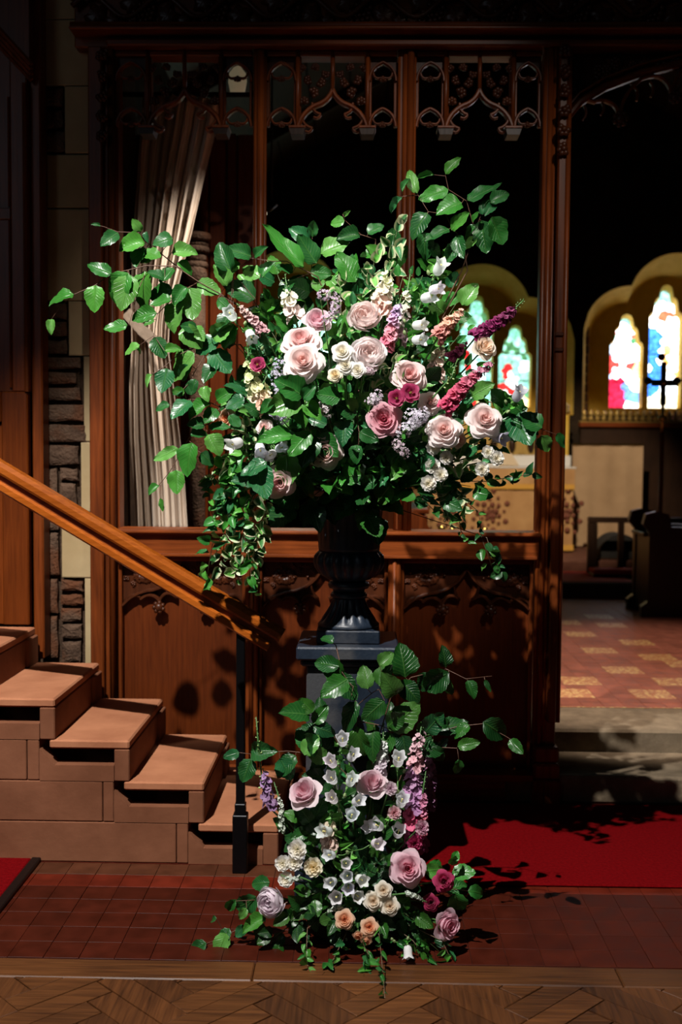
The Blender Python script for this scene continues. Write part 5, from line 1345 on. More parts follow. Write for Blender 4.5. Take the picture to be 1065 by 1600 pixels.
flower(ROSE, 693, 672, 3.36, 58, (-.05, .35), BLUSH, 'pale pink rose at lower right below the raspberry spike', 'rose', GR, UM)
flower(ROSE, 757, 655, 3.38, 60, (.12, .4), BLUSH, 'tall pale pink rose at the right edge', 'rose', GR, UM)
flower(ROSE_CUP, 757, 542, 3.46, 44, (.3, .4), [(.86, .66, .50), (.91, .82, .70)], 'cream rose between the purple and raspberry spikes', 'rose', GR, UM)
flower(ROSE, 436, 754, 3.36, 54, (.0, -.1), PINK, 'lowest pink rose facing down over the urn side', 'rose', GR, UM)
flower(ROSE, 413, 668, 3.40, 30, (-.2, .3), BLUSH, 'small blush rose above the left white bells', 'rose', GR, UM)
flower(ROSE_OPEN, 508, 706, 3.38, 56, (.1, .0), [(.82, .52, .46), (.90, .78, .74)], 'large blush bloom half hidden by leaves at centre', 'rose', GR, UM)
flower(ROSE_OPEN, 352, 654, 3.46, 32, (-.6, .1), PEACH, 'small peach bloom at the far left among leaves', 'rose', GR, UM)
flower(ROSE, 717, 688, 3.42, 28, (.4, -.2), [(.78, .42, .30), (.82, .60, .50)], 'small peach rose beside the lower right rose', 'rose', GR, UM)
flower(LISI, 402, 569, 3.40, 27, (-.3, .3), MAGENTA, 'single magenta bloom at the left of the urn flowers', 'flower', 'magenta lisianthus in the urn', UM, name='lisianthus', centre=(.6, .5, .1))
flower(LISI, 619, 622, 3.33, 30, (-.2, .2), MAGENTA, 'left magenta bloom of the pair at the centre right', 'flower', 'magenta lisianthus in the urn', UM, name='lisianthus', centre=(.5, .5, .08))
flower(LISI, 641, 613, 3.33, 33, (.1, .3), MAGENTA, 'right magenta bloom of the pair at the centre right', 'flower', 'magenta lisianthus in the urn', UM, name='lisianthus', centre=(.5, .5, .08))
for x_, y_, s_, lb in ((534, 549, 34, 'upper white spray rose left of the white peony'), (539, 570, 30, 'front white spray rose with open centre by the peony'), (558, 577, 26, 'small white spray rose under the white peony'), (523, 585, 24, 'creamy white spray bud below the white pair')):
    flower(ROSE_OPEN, x_, y_, 3.32, s_, (-.1, .3), WHITE if s_ > 25 else CREAM, lb, 'rose', 'white spray roses in the urn', UM, name='spray_rose')
for x_, y_, s_, lb in ((676, 728, 28, 'topmost white ruffled bloom of the lower right cluster'), (688, 741, 26, 'right white ruffled bloom of the lower right cluster'), (669, 755, 28, 'bottom white ruffled bloom of the lower right cluster'), (697, 715, 24, 'white ruffled bloom above the lower right cluster'), (677, 699, 26, 'creamy ruffled bloom under the lower right rose'),
                       (753, 733, 26, 'white bloom hanging below the right edge rose'), (776, 716, 26, 'outer white bloom hanging at the right edge'), (762, 706, 22, 'small white bloom directly under the right rose')):
    flower(CARN, x_, y_, 3.38, s_, (.2, .1), WHITE, lb, 'flower', 'white ruffled blooms in the urn', UM, name='spray_carnation')
bells('bellflower_stem', 'bellflower stem with three white bells at the top right', [(640, 520), (655, 480), (672, 445), (690, 405)], 3.50, [(686, 419, 27, .5, .9), (680, 452, 24, 1.0, .1), (668, 465, 26, 1.0, .15)], UM, 'white bellflower stems in the urn')
bells('bellflower_stem', 'bellflower stem with two white bells right of the pink spike', [(630, 580), (640, 540), (640, 510)], 3.44, [(654, 508, 24, 1.0, .0), (653, 531, 24, .8, .0)], UM, 'white bellflower stems in the urn')
bells('bellflower_stem', 'bellflower stem with two white bells at the upper left', [(430, 590), (400, 545), (375, 510)], 3.44, [(361, 492, 25, -.3, .4), (391, 524, 24, .4, -.8)], UM, 'white bellflower stems in the urn')
bells('bellflower_stem', 'bellflower stem with white bells at the lower left edge', [(450, 680), (420, 690), (390, 690)], 3.40, [(368, 693, 28, -.8, -.3), (406, 701, 25, .2, -.6), (438, 700, 22, .6, .2), (424, 710, 22, -.3, -.3)], UM, 'white bellflower stems in the urn')
bells('bellflower_stem', 'bellflower stem with pale grey bells at the right edge', [(740, 680), (770, 660), (800, 635)], 3.44, [(809, 617, 26, .5, 1.0), (779, 684, 26, .7, -.2)], UM, 'white bellflower stems in the urn', col=(.62, .60, .70))
SN, ST = 'snapdragon spikes', 'flower spikes in the urn'
spike('snapdragon', 'tall cream snapdragon spike beside the second mullion', 'flower', [(598, 500), (597, 470), (603, 440), (610, 408)], 3.48, 26, [(.84, .58, .50), (.84, .66, .56), (.80, .76, .60), (.72, .74, .48)], FLSNAP, 26, UM, ST)
spike('snapdragon', 'cream snapdragon spike above the pink roses', 'flower', [(462, 500), (455, 480), (449, 455), (445, 428)], 3.50, 22, [(.82, .68, .62), (.84, .80, .66)], FLSNAP, 22, UM, ST, .45)
spike('snapdragon', 'greenish cream snapdragon spike below the magenta bloom', 'flower', [(410, 640), (395, 600), (388, 560), (386, 535)], 3.44, 22, [(.80, .68, .52), (.72, .72, .44), (.62, .70, .36)], FLSNAP, 26, UM, ST, .3)
spike('snapdragon', 'peach and green snapdragon spike left of the front leaves', 'flower', [(420, 645), (412, 625), (410, 600), (418, 585)], 3.40, 22, [(.80, .48, .34), (.82, .66, .46), (.70, .70, .40)], FLSNAP, 20, UM, ST, .25)
spike('stock', 'dusky pink flower spike at the upper left edge', 'flower', [(412, 520), (400, 505), (385, 490), (370, 474)], 3.42, 16, [(.55, .30, .32), (.62, .38, .38), (.60, .42, .38)], FL5, 34, UM, ST, .15, (.4, .45, .2))
spike('larkspur', 'pink larkspur spike right of the blush peony', 'flower', [(604, 545), (610, 520), (618, 490), (628, 460)], 3.42, 20, [(.66, .16, .24), (.72, .30, .36), (.60, .36, .50), (.50, .35, .56)], FL5, 34, UM, ST, .2)
spike('larkspur', 'pale larkspur spike with green buds above white peony', 'flower', [(625, 540), (630, 505), (634, 470), (642, 420)], 3.46, 18, [(.62, .40, .50), (.76, .70, .66), (.74, .74, .56)], FL5, 26, UM, ST, .3)
spike('stock', 'peachy pink stock spike right of the white bells', 'flower', [(682, 530), (690, 518), (704, 503), (724, 484)], 3.42, 22, [(.66, .28, .24), (.72, .40, .28), (.74, .46, .34)], FL5, 26, UM, ST, .05)
spike('delphinium', 'dark purple spike with a budded tip at the right', 'flower', [(742, 528), (760, 514), (785, 500), (800, 486), (818, 468)], 3.48, 22, [(.20, .012, .09), (.24, .018, .11), (.20, .03, .10)], FL5, 46, UM, ST, .22)
spike('delphinium', 'raspberry pink spike slanting down at the right', 'flower', [(694, 640), (708, 622), (728, 600), (748, 583), (770, 566)], 3.38, 23, [(.54, .05, .13), (.60, .10, .18), (.62, .16, .24), (.58, .24, .34)], FL5, 52, UM, ST, .04)
spike('delphinium', 'dark red florets between cream rose and raspberry spike', 'flower', [(702, 560), (715, 550), (728, 535)], 3.48, 17, [(.20, .012, .07), (.26, .03, .09)], FL5, 16, UM, ST, .0)
spike('snapdragon', 'cream and blush snapdragon spike behind the raspberry one', 'flower', [(678, 590), (684, 560), (690, 535)], 3.48, 22, [(.74, .54, .48), (.80, .72, .56)], FLSNAP, 20, UM, ST, .2)
spike('green_spire', 'slender green budded spire left of the raspberry spike', 'flower', [(690, 605), (705, 590), (715, 560)], 3.40, 9, [(.42, .55, .22)], FL5, 14, UM, ST, 1.0, (.40, .56, .22), budscale=.9)
LI = 'lilac clusters in the urn'
lilac('lilac', 'mauve lilac cluster arching over the cupped rose', [(500, 460), (516, 462), (526, 475), (520, 492), (507, 500)], 3.38, 10, [(.52, .38, .50), (.66, .54, .62)], 130, UM, LI)
lilac('lilac', 'pale violet lilac cluster left of the front leaves', [(436, 565), (432, 585), (436, 605), (440, 625)], 3.38, 12, [(.60, .56, .74), (.72, .68, .80)], 130, UM, LI)
lilac('lilac', 'violet lilac cluster over the left bells', [(425, 640), (437, 652), (446, 655)], 3.36, 11, [(.52, .46, .68), (.70, .62, .76)], 80, UM, LI)
lilac('lilac', 'white and mauve lilac cluster above the lower right rose', [(640, 645), (652, 655), (662, 645), (640, 668), (628, 676)], 3.34, 13, [(.72, .66, .76), (.80, .76, .82)], 190, UM, LI)
lilac('lilac', 'round pale lilac cluster left of the magenta pair', [(580, 628), (590, 618)], 3.34, 12, [(.62, .52, .60), (.74, .66, .70)], 80, UM, LI)
lilac('lilac', 'dim lilac cluster under the deep pink rose', [(618, 690), (628, 702), (634, 710)], 3.38, 10, [(.60, .48, .54), (.70, .58, .62)], 80, UM, LI)
lilac('lilac', 'pale lilac cluster between the front leaves', [(506, 630), (512, 645)], 3.36, 11, [(.72, .60, .62), (.80, .72, .72)], 60, UM, LI)
lilac('lilac', 'lilac cluster under the white peony', [(566, 580), (585, 578)], 3.34, 8, [(.62, .46, .52), (.74, .60, .62)], 70, UM, LI)

# ================================================================== the arrangement on the floor
CL = Vector((X(560, 3.34), 3.34, .10))
ob = MB().lathe([(.0, 0), (.13, 0), (.15, .03), (.155, .075), (.15, .08), (.0, .09)], (CL.x, CL.y, .001), 20).build('flower_bowl', stone('bowl_moss', (.004, .008, .004), (.012, .02, .008), sc=30), None, True)
tag(ob, 'low dark bowl hidden under the floor flowers', 'bowl')
BF = 'beech branches of the floor arrangement'
branch('beech_branch', 'beech branch over the pedestal reaching right, topmost', [[(560, 330), (600, 200), (670, 130), (790, 100), (860, 135), (950, 125)]], 3.44, 3.36,
       [(790, 95, 785, 33, .40), (865, 140, 886, 192, .34), (925, 138, 942, 172, .2), (800, 112, 728, 165, .40), (650, 130, 640, 35, .48), (690, 190, 628, 150, .40), (740, 120, 700, 170, .4), (790, 130, 800, 190, .36), (640, 150, 690, 200, .4)], c8, group=BF, core=CL, lum=.5)  # low lum in this group: shade below the urn put into leaf colour
branch('beech_branch', 'long beech branch of the floor flowers pointing right', [[(600, 420), (640, 360), (740, 330), (830, 300), (920, 290), (1000, 335), (1052, 368)]], 3.38, 3.30,
       [(755, 312, 848, 288, .30), (920, 285, 992, 332, .40), (1010, 345, 1052, 388, .30), (870, 292, 826, 328, .36), (760, 378, 792, 348, .3), (720, 320, 770, 260, .36), (690, 330, 750, 290, .3), (800, 300, 760, 270, .3)], c8, group=BF, core=CL, lum=.55)
branch('beech_branch', 'short beech twig right of the pink larkspur', [[(640, 460), (720, 370), (830, 375), (835, 415)]], 3.36, 3.30, [(830, 370, 896, 355, .28), (835, 415, 828, 458, .34), (740, 372, 780, 410, .34), (700, 390, 770, 370, .36)], c8, group=BF, core=CL, lum=.55)
branch('beech_branch', 'beech branch of the floor flowers crossing the iron post', [[(480, 500), (380, 400), (240, 385), (110, 395), (70, 390)]], 3.36, 3.30,
       [(75, 390, 28, 405, .34), (115, 385, 188, 385, .36), (115, 412, 90, 480, .40), (215, 410, 250, 470, .44), (320, 380, 280, 320, .38), (350, 390, 300, 330, .36), (300, 400, 340, 340, .38), (270, 400, 210, 460, .36), (380, 420, 320, 380, .36)], c8, group=BF, core=CL)
branch('beech_branch', 'beech branch of the floor flowers climbing the pedestal left', [[(470, 450), (400, 330), (330, 270), (320, 230)], [(430, 130), (470, 160), (440, 300)], [(410, 20), (430, 110), (470, 170)]], 3.44, 3.36,
       [(320, 262, 234, 240, .38), (330, 290, 375, 238, .32), (330, 250, 290, 210, .4), (420, 92, 342, 80, .34), (430, 130, 378, 68, .40), (450, 135, 368, 185, .36), (480, 212, 440, 302, .28), (330, 300, 395, 320, .34), (380, 330, 300, 310, .3), (400, 10, 360, -10, .36), (410, 120, 470, 190, .36), (360, 350, 300, 380, .36)], c8, group=BF, core=CL, lum=.65)
branch('beech_branch', 'beech branch arching over the middle of the pedestal', [[(560, 480), (480, 300), (490, 220), (540, 180), (590, 155)], [(490, 282), (560, 295), (620, 320), (665, 355)]], 3.40, 3.32,
       [(578, 210, 514, 272, .34), (592, 310, 682, 236, .34), (480, 300, 500, 385, .36), (640, 330, 655, 402, .38), (540, 310, 530, 400, .36), (600, 320, 570, 390, .36), (520, 170, 505, 100, .38), (560, 160, 590, 90, .38), (560, 90, 600, 50, .4), (590, 300, 640, 260, .36), (620, 190, 580, 130, .4)], c8, group=BF, core=CL, lum=.55)
branch('beech_branch', 'beech branch lying out to the left on the tiles', [[(260, 900), (160, 950), (100, 985), (20, 1030), (-60, 1060)], [(160, 900), (60, 905)]], 3.26, 3.22,
       [(165, 962, 98, 1002, .30), (155, 982, 150, 1052, .34), (30, 1015, 0, 1082, .34), (95, 990, 68, 1022, .4), (100, 930, 78, 962, .36), (132, 890, 74, 932, .38), (62, 900, 34, 932, .34), (-40, 1050, -95, 1080, .30), (40, 1000, 10, 1050, .34), (180, 840, 120, 850, .38), (-5, 965, -30, 975, .3)], c8, group=BF, core=CL)
branch('rose_branch', 'leafy stem around the magenta rose on the floor', [[(700, 900), (760, 860), (820, 800), (815, 750)], [(790, 860), (870, 870)], [(790, 870), (825, 900)]], 3.26, 3.20,
       [(815, 765, 832, 738, .44), (812, 805, 876, 812, .38), (868, 870, 922, 882, .36), (822, 880, 838, 948, .40), (790, 868, 852, 848, .40), (735, 820, 760, 770, .46), (720, 800, 770, 800, .4), (810, 780, 820, 750, .4)], c8, group=BF, core=CL, cat='branch')
GFL = 'leafy sprigs in the floor arrangement'
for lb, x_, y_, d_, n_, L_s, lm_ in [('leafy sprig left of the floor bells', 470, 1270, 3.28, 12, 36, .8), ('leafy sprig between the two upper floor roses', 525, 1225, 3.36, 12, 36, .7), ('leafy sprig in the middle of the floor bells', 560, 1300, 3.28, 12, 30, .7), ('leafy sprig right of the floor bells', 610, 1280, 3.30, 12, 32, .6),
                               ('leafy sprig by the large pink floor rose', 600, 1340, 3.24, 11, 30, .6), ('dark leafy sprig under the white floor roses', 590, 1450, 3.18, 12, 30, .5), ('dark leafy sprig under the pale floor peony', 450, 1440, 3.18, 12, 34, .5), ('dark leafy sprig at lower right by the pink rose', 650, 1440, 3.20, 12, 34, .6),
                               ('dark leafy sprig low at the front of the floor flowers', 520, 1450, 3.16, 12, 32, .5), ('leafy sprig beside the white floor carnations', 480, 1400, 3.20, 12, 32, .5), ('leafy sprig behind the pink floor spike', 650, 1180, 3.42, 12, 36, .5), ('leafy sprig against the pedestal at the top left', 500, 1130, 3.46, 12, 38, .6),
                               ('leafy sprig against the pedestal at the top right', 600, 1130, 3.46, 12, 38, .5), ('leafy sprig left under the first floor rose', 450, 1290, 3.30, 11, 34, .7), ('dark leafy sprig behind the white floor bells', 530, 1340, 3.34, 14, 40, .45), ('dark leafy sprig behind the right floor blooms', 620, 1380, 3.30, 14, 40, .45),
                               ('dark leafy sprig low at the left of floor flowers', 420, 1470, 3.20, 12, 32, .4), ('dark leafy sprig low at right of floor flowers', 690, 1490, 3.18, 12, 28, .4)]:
    sprig(lb, x_, y_, d_, n_, L_s * .85, 46, core=CL, lum=lm_ * .75, group=GFL)  # lum paints the shade low in the flowers into the leaves
GV = 'vines creeping over the floor edge'
for lb, pt, n_ in [('vine creeping straight over the woodblocks', [(590, 1440), (596, 1500), (600, 1545), (603, 1590)], 14), ('vine creeping to the wooden border left of centre', [(540, 1460), (520, 1500), (508, 1530)], 12), ('vine creeping left over the tile edge', [(480, 1450), (478, 1500), (488, 1535)], 10),
                   ('vine curling at the right front of the tiles', [(630, 1480), (650, 1520), (680, 1520), (695, 1500)], 16), ('vine with paired leaves under the white bell', [(645, 1470), (660, 1490), (672, 1505)], 12), ('vine creeping by the lower right pink rose', [(690, 1470), (700, 1490), (702, 1505)], 8), ('vine hanging under the peach roses', [(560, 1460), (575, 1490), (570, 1530)], 14)]:
    vine(lb, pt, 3.16, P(*pt[-1], 1).y * 0 + (1700 * (1.5 - .02) / (pt[-1][1] - 705)), n_, 18, SLEAFS, .9, CL, GV, .3)
FR = 'roses in the floor arrangement'
flower(ROSE_CUP, 475, 1238, 3.24, 62, (-.6, 1.1), MAUVEPINK, 'pink rose at the upper left of the floor flowers', 'rose', FR, CL)
flower(ROSE_CUP, 581, 1223, 3.30, 58, (.0, 1.3), MAUVEPINK, 'pink rose at the upper centre of the floor flowers', 'rose', FR, CL)
flower(ROSE, 637, 1357, 3.18, 60, (.1, .35), [(.80, .30, .40), (.85, .52, .60), (.88, .66, .72)], 'largest pink rose of the floor flowers', 'rose', FR, CL)
flower(ROSE_CUP, 699, 1446, 3.16, 56, (.75, .05), [(.80, .36, .46), (.87, .60, .68)], 'pink rose facing right low on the floor', 'rose', FR, CL)
flower(ROSE, 694, 1377, 3.18, 36, (.2, .3), [(.40, .015, .08), (.60, .06, .18)], 'bright magenta rose on the right of the floor flowers', 'rose', FR, CL)
flower(ROSE, 673, 1411, 3.20, 28, (-.1, .3), [(.26, .008, .05), (.38, .02, .09)], 'small dark magenta rose below the bright magenta one', 'rose', FR, CL)
flower(PEONY, 422, 1410, 3.18, 54, (-.5, .2), PALE, 'pale lilac peony at the left of the floor flowers', 'peony', None, CL, name='peony')
for x_, y_, s_, lb in ((464, 1327, 34, 'topmost white carnation at the left of the floor flowers'), (459, 1347, 30, 'middle white carnation at the left of the floor flowers'), (441, 1349, 28, 'leftmost white carnation of the floor flowers'), (489, 1355, 34, 'cream carnation right of the white carnations'), (446, 1374, 28, 'lowest white carnation above the pale peony')):
    flower(CARN, x_, y_, 3.20, s_, (-.2, .3), WHITE if 'cream' not in lb else CREAM, lb, 'flower', 'white carnations in the floor arrangement', CL, name='carnation')
for x_, y_, s_, lb in ((583, 1408, 32, 'left white rose of the three low on the floor'), (599, 1391, 28, 'upper white rose of the three low on the floor'), (609, 1416, 31, 'right white rose of the three low on the floor')):
    flower(ROSE_OPEN, x_, y_, 3.15, s_, (.0, .3), [(.84, .68, .50), (.88, .84, .74)], lb, 'rose', 'white roses in the floor arrangement', CL)
for x_, y_, s_, lb in ((538, 1437, 32, 'left peach rose low on the floor'), (577, 1449, 30, 'right peach rose low on the floor'), (572, 1470, 22, 'small peach bud under the right peach rose'), (559, 1462, 20, 'peach bud left of the right peach rose')):
    flower(ROSE_OPEN if s_ > 25 else ROSE_CUP, x_, y_, 3.13, s_, (.0, .3 if s_ > 25 else -.4), PEACH if s_ < 40 else CREAM, lb, 'rose', 'peach roses in the floor arrangement', CL)
flower(CARN, 659, 1293, 3.24, 26, (.4, .3), [(.60, .26, .40), (.74, .50, .58)], 'small mauve pink bloom right of the floor bells', 'flower', 'small pink blooms on the floor', CL, name='carnation')
flower(CARN, 616, 1270, 3.24, 24, (.2, .3), [(.70, .36, .40), (.78, .54, .56)], 'small pale pink bloom under the floor bells', 'flower', 'small pink blooms on the floor', CL, name='carnation')
flower(CARN, 610, 1232, 3.26, 24, (.2, .3), [(.66, .46, .56), (.76, .62, .66)], 'small lilac pink bloom beside the upper centre rose', 'flower', 'small pink blooms on the floor', CL, name='carnation')
flower(CARN, 648, 1318, 3.24, 28, (.3, .2), MAGENTA, 'magenta ruffled bloom above the largest pink floor rose', 'flower', 'small pink blooms on the floor', CL, name='carnation')
BG = 'white bellflower stems on the floor'
bells('bellflower_stem', 'tall white bellflower stem at the centre of the floor flowers', [(536, 1400), (532, 1320), (530, 1250), (531, 1180), (533, 1165)], 3.26,
      [(535, 1157, 25, .0, .8), (550, 1181, 24, .5, .9), (518, 1191, 24, -.4, .8), (519, 1217, 25, -.3, .6), (548, 1220, 24, .4, 1.0), (520, 1248, 23, -.4, .7), (558, 1252, 24, .5, .5), (549, 1275, 26, .1, .6), (509, 1299, 27, -.7, .3)], CL, BG, leaves=14)
bells('bellflower_stem', 'white bellflower stem left of the pink floor spike', [(600, 1420), (612, 1340), (620, 1260), (622, 1200)], 3.30, [(622, 1188, 27, .1, 1.0), (627, 1252, 26, .2, .9), (622, 1300, 26, .1, .8), (606, 1347, 24, .1, .2), (590, 1290, 26, -.5, .5), (580, 1292, 24, -.7, .2)], CL, BG, leaves=10)
bells('bellflower_stem', 'low cluster of open white bells facing the front', [(545, 1440), (540, 1400), (545, 1360), (550, 1330)], 3.20, [(588, 1318, 24, .4, .2), (516, 1336, 22, -.5, .3), (543, 1368, 24, -.1, .2), (518, 1378, 24, -.3, .1), (544, 1386, 24, .0, .1), (563, 1374, 24, .4, .1), (526, 1401, 26, -.1, .2), (557, 1399, 24, .3, .1), (540, 1349, 22, .1, .3)], CL, BG, leaves=10)
bells('bellflower_stem', 'single white bell hanging low before the floor flowers', [(610, 1470), (630, 1475)], 3.16, [(637, 1487, 22, .1, -1.2)], CL, BG, leaves=3)
SF = 'flower spikes on the floor'
spike('delphinium', 'tall pink and mauve spike at the right of the floor flowers', 'flower', [(648, 1320), (648, 1270), (645, 1225), (650, 1180), (658, 1135)], 3.30, 24, [(.40, .06, .18), (.56, .08, .18), (.46, .22, .42), (.50, .26, .44), (.66, .36, .40), (.68, .44, .48)], FL5, 64, CL, SF, .04, rad=14)
spike('delphinium', 'raspberry spike with a green tip leaning right on the floor', 'flower', [(652, 1330), (660, 1280), (660, 1240), (665, 1205)], 3.28, 18, [(.40, .05, .16), (.62, .14, .20), (.56, .20, .32)], FL5, 34, CL, SF, .3)
spike('delphinium', 'dim mauve spike behind the right of the floor flowers', 'flower', [(668, 1260), (672, 1220), (672, 1180), (676, 1155)], 3.36, 20, [(.30, .12, .24), (.40, .18, .32)], FL5, 26, CL, SF, .1)
spike('larkspur', 'white larkspur spike with budded tip on the floor', 'flower', [(592, 1215), (596, 1195), (598, 1175), (599, 1130)], 3.34, 18, [(.66, .56, .62), (.72, .74, .70)], FL5, 28, CL, SF, .35, (.45, .55, .35))
spike('green_spire', 'green budded spire by the iron post', 'flower', [(412, 1240), (404, 1170), (400, 1120)], 3.28, 10, [(.5, .55, .2)], FL5, 20, CL, SF, 1.0, (.45, .60, .22), budscale=.9)
spike('veronica', 'pale green pointed spike left of the floor roses', 'flower', [(440, 1300), (440, 1260), (428, 1222)], 3.28, 9, [(.55, .62, .50), (.62, .66, .56)], FL5, 30, CL, SF, .3, budscale=.8)
spike('larkspur', 'dusky violet spike beside the iron post', 'flower', [(420, 1260), (416, 1225), (410, 1200)], 3.28, 20, [(.28, .16, .30), (.34, .20, .38)], FL5, 16, CL, SF, .1)
spike('snapdragon', 'blush buds low left of the floor bells', 'flower', [(515, 1330), (512, 1300), (520, 1268)], 3.24, 20, [(.72, .52, .44), (.74, .62, .46)], FLSNAP, 16, CL, SF, .3)
for k, (x_, y_, lb) in enumerate(((455, 1375, 'pale veronica spike between the white carnations and peony'), (520, 1420, 'drooping pale veronica spike under the open bells'), (650, 1400, 'pale green veronica spike right of the white roses'))):
    spike('veronica', lb, 'flower', [(x_ + (14 if k != 2 else -16), y_ - 4), (x_, y_), (x_ - (16 if k != 2 else -16), y_ + (-8 if k == 0 else 10))], 3.17, 8, [(.56, .62, .54), (.66, .70, .62)], FL5, 22, CL, SF, .25, budscale=.8)

# ================================================================== chancel furniture
YA = 11.5
def box(name, mat, x0, x1, y0, y1, z0, z1, par, b=.006): return MB().box(x0, x1, y0, y1, z0, z1, b).build(name, mat, par)
zat = Z(727, YA); xa0, xa1 = X(630, YA), X(897, YA)
al = empty('altar', (.5 * (xa0 + xa1), YA + .3, .45), 'altar with tan embroidered frontal and white linen top', 'altar')
box('body', DARKWOOD, xa0 + .03, xa1 - .03, YA + .03, YA + .7, .45, zat - .02, al)
box('linen_cloth', WHITECLOTH, xa0 - .02, xa1 + .02, YA - .01, YA + .72, zat - .018, zat, al)
fm_ = MB(); nn_ = 60
for j in range(2):
    for i in range(nn_ + 1):
        u_ = i / nn_; fm_.v.append(Vector((xa0 + .01 + (xa1 - xa0 - .02) * u_, YA + .012 * math.sin(u_ * 60) * (1 - j) , .47 if j == 0 else zat - .02)))
fm_.f = [(i, i + 1, nn_ + 2 + i, nn_ + 1 + i) for i in range(nn_)]
fr_ = fm_.build('frontal', FRONTAL, al, True)
box('superfrontal', FRONTAL, xa0, xa1, YA - .022, YA - .012, Z(754, YA), zat - .019, al, .002)
box('upper_fringe', FRINGE, xa0, xa1, YA - .026, YA - .012, Z(762, YA), Z(754, YA), al, .002)
box('lower_fringe', FRINGE, xa0, xa1, YA - .02, YA + .0, .47, .53, al, .002)
for cx_ in (765, 881, 700):
    em = MB(); c_ = P(cx_, 802, YA - .022)
    for k in range(34):
        a = k * 2.4; r = .015 + .0065 * k; em.ball((c_.x + r * math.cos(a), YA - .016, c_.z + r * math.sin(a) * 1.1), .018 + .006 * (k % 3), 6, 4, (1, .3, 1))
    em.build('embroidery', RUSTCLOTH, al, True)
gr_ = empty('retable', (X(810, YA + .55), YA + .55, zat), 'gilded carved retable standing on the altar', 'retable')
gx0, gx1, gz = X(640, YA + .5), X(843, YA + .5), Z(655, YA + .5)
box('shelf', WHITECLOTH, X(630, YA + .42), X(891, YA + .42), YA + .42, YA + .62, zat, Z(709, YA + .42), gr_)
zs_ = Z(709, YA + .42)
box('back_panel', GILT, gx0, gx1, YA + .55, YA + .6, zs_, gz, gr_)
for k in range(7):
    xx = gx0 + (gx1 - gx0) * (k + .5) / 7; w2 = (gx1 - gx0) / 14 * .8
    MB().sweep(xz([(xx - w2, zs_ + .02), (xx - w2, gz - .14), (xx - w2 * .6, gz - .07), (xx, gz - .04), (xx + w2 * .6, gz - .07), (xx + w2, gz - .14), (xx + w2, zs_ + .02)], YA + .54), [(-.012, -.012), (-.012, .012), (.012, .012), (.012, -.012)], (0, -1, 0)).build('niche_arch', GILT, gr_)
    MB().ball((xx, YA + .53, zs_ + .12), .05, 8, 6, (.8, .6, 1.9)).build('figure', DARKWOOD, gr_, True)
rp = empty('riddel_post', (X(881, YA + .3), YA + .3, .45), 'pale gilded post at the right end of the altar', 'post')
xr_ = X(881, YA + .6)
box('shaft', YELLOWSTONE, xr_ - .07, xr_ + .07, YA + .75, YA + .89, .45, Z(645, YA + .6), rp)
MB().lathe([(.06, 0), (.10, .03), (.07, .06), (.09, .10), (.03, .15), (0, .17)], (xr_, YA + .82, Z(645, YA + .6)), 12).build('finial', GILT, rp, True)
ms_ = empty('missal_stand', (X(792, YA + .2), YA + .2, zat), 'open pale book on a slanted stand on the altar', 'book')
MB().add([(X(776, YA + .2), YA + .1, zat + .02), (X(808, YA + .2), YA + .1, zat + .01), (X(800, YA + .2), YA + .3, zat + .14), (X(782, YA + .2), YA + .3, zat + .15), (X(776, YA + .2), YA + .12, zat), (X(808, YA + .2), YA + .12, zat), (X(800, YA + .2), YA + .34, zat), (X(782, YA + .2), YA + .34, zat)],
         [(0, 1, 2, 3), (4, 7, 6, 5), (0, 4, 5, 1), (1, 5, 6, 2), (2, 6, 7, 3), (3, 7, 4, 0)]).build('open_book', plain('paper', (.62, .52, .40), .8), ms_)
dz = empty('dossal_curtain', (X(950, 12.2), 12.2, .45), 'plain tan hanging right of the altar', 'hanging')
fm_ = MB()
for j in range(2):
    for i in range(41):
        u_ = i / 40; fm_.v.append(Vector((X(893, 12.2) + (X(1003, 12.2) - X(893, 12.2)) * u_, 12.2 + .006 * math.sin(u_ * 23), .46 if j == 0 else Z(692, 12.2))))
fm_.f = [(i, i + 1, 42 + i, 41 + i) for i in range(40)]
fm_.build('cloth', stone('tan_hanging', (.34, .23, .14), (.44, .31, .20), sc=3, bump=.15), dz, True)
MB().tube([(X(893, 12.2), 12.2, Z(692, 12.2)), (X(1003, 12.2), 12.2, Z(692, 12.2))], .012, 6).build('rod', BRASS, dz)
cr_ = empty('reredos_panel', (X(1000, 12.8), 12.8, .45), 'dark wooden panelling with gilded cresting under the right window', 'panelling')
x0_, x1_ = X(905, 12.8), X(1180, 12.8); zc_ = Z(655, 12.8)
box('board', DARKWOOD, x0_, x1_, 12.8, 12.86, .45, zc_, cr_)
box('cornice', OAK_X, x0_ - .02, x1_, 12.74, 12.86, zc_ - .07, zc_ - .02, cr_)
box('cornice', GILT, x0_ - .02, x1_, 12.76, 12.84, zc_ - .02, zc_, cr_)
cm = MB().ball((0, 0, .03), .034, 8, 5).lathe([(.03, .04), (.022, .07), (.03, .09), (.0, .14)], n=8).mesh('crest', GILT, smooth=True)
for k in range(26): inst('crest', cm, cr_, (x0_ + .04 + k * .0755, 12.8, zc_))
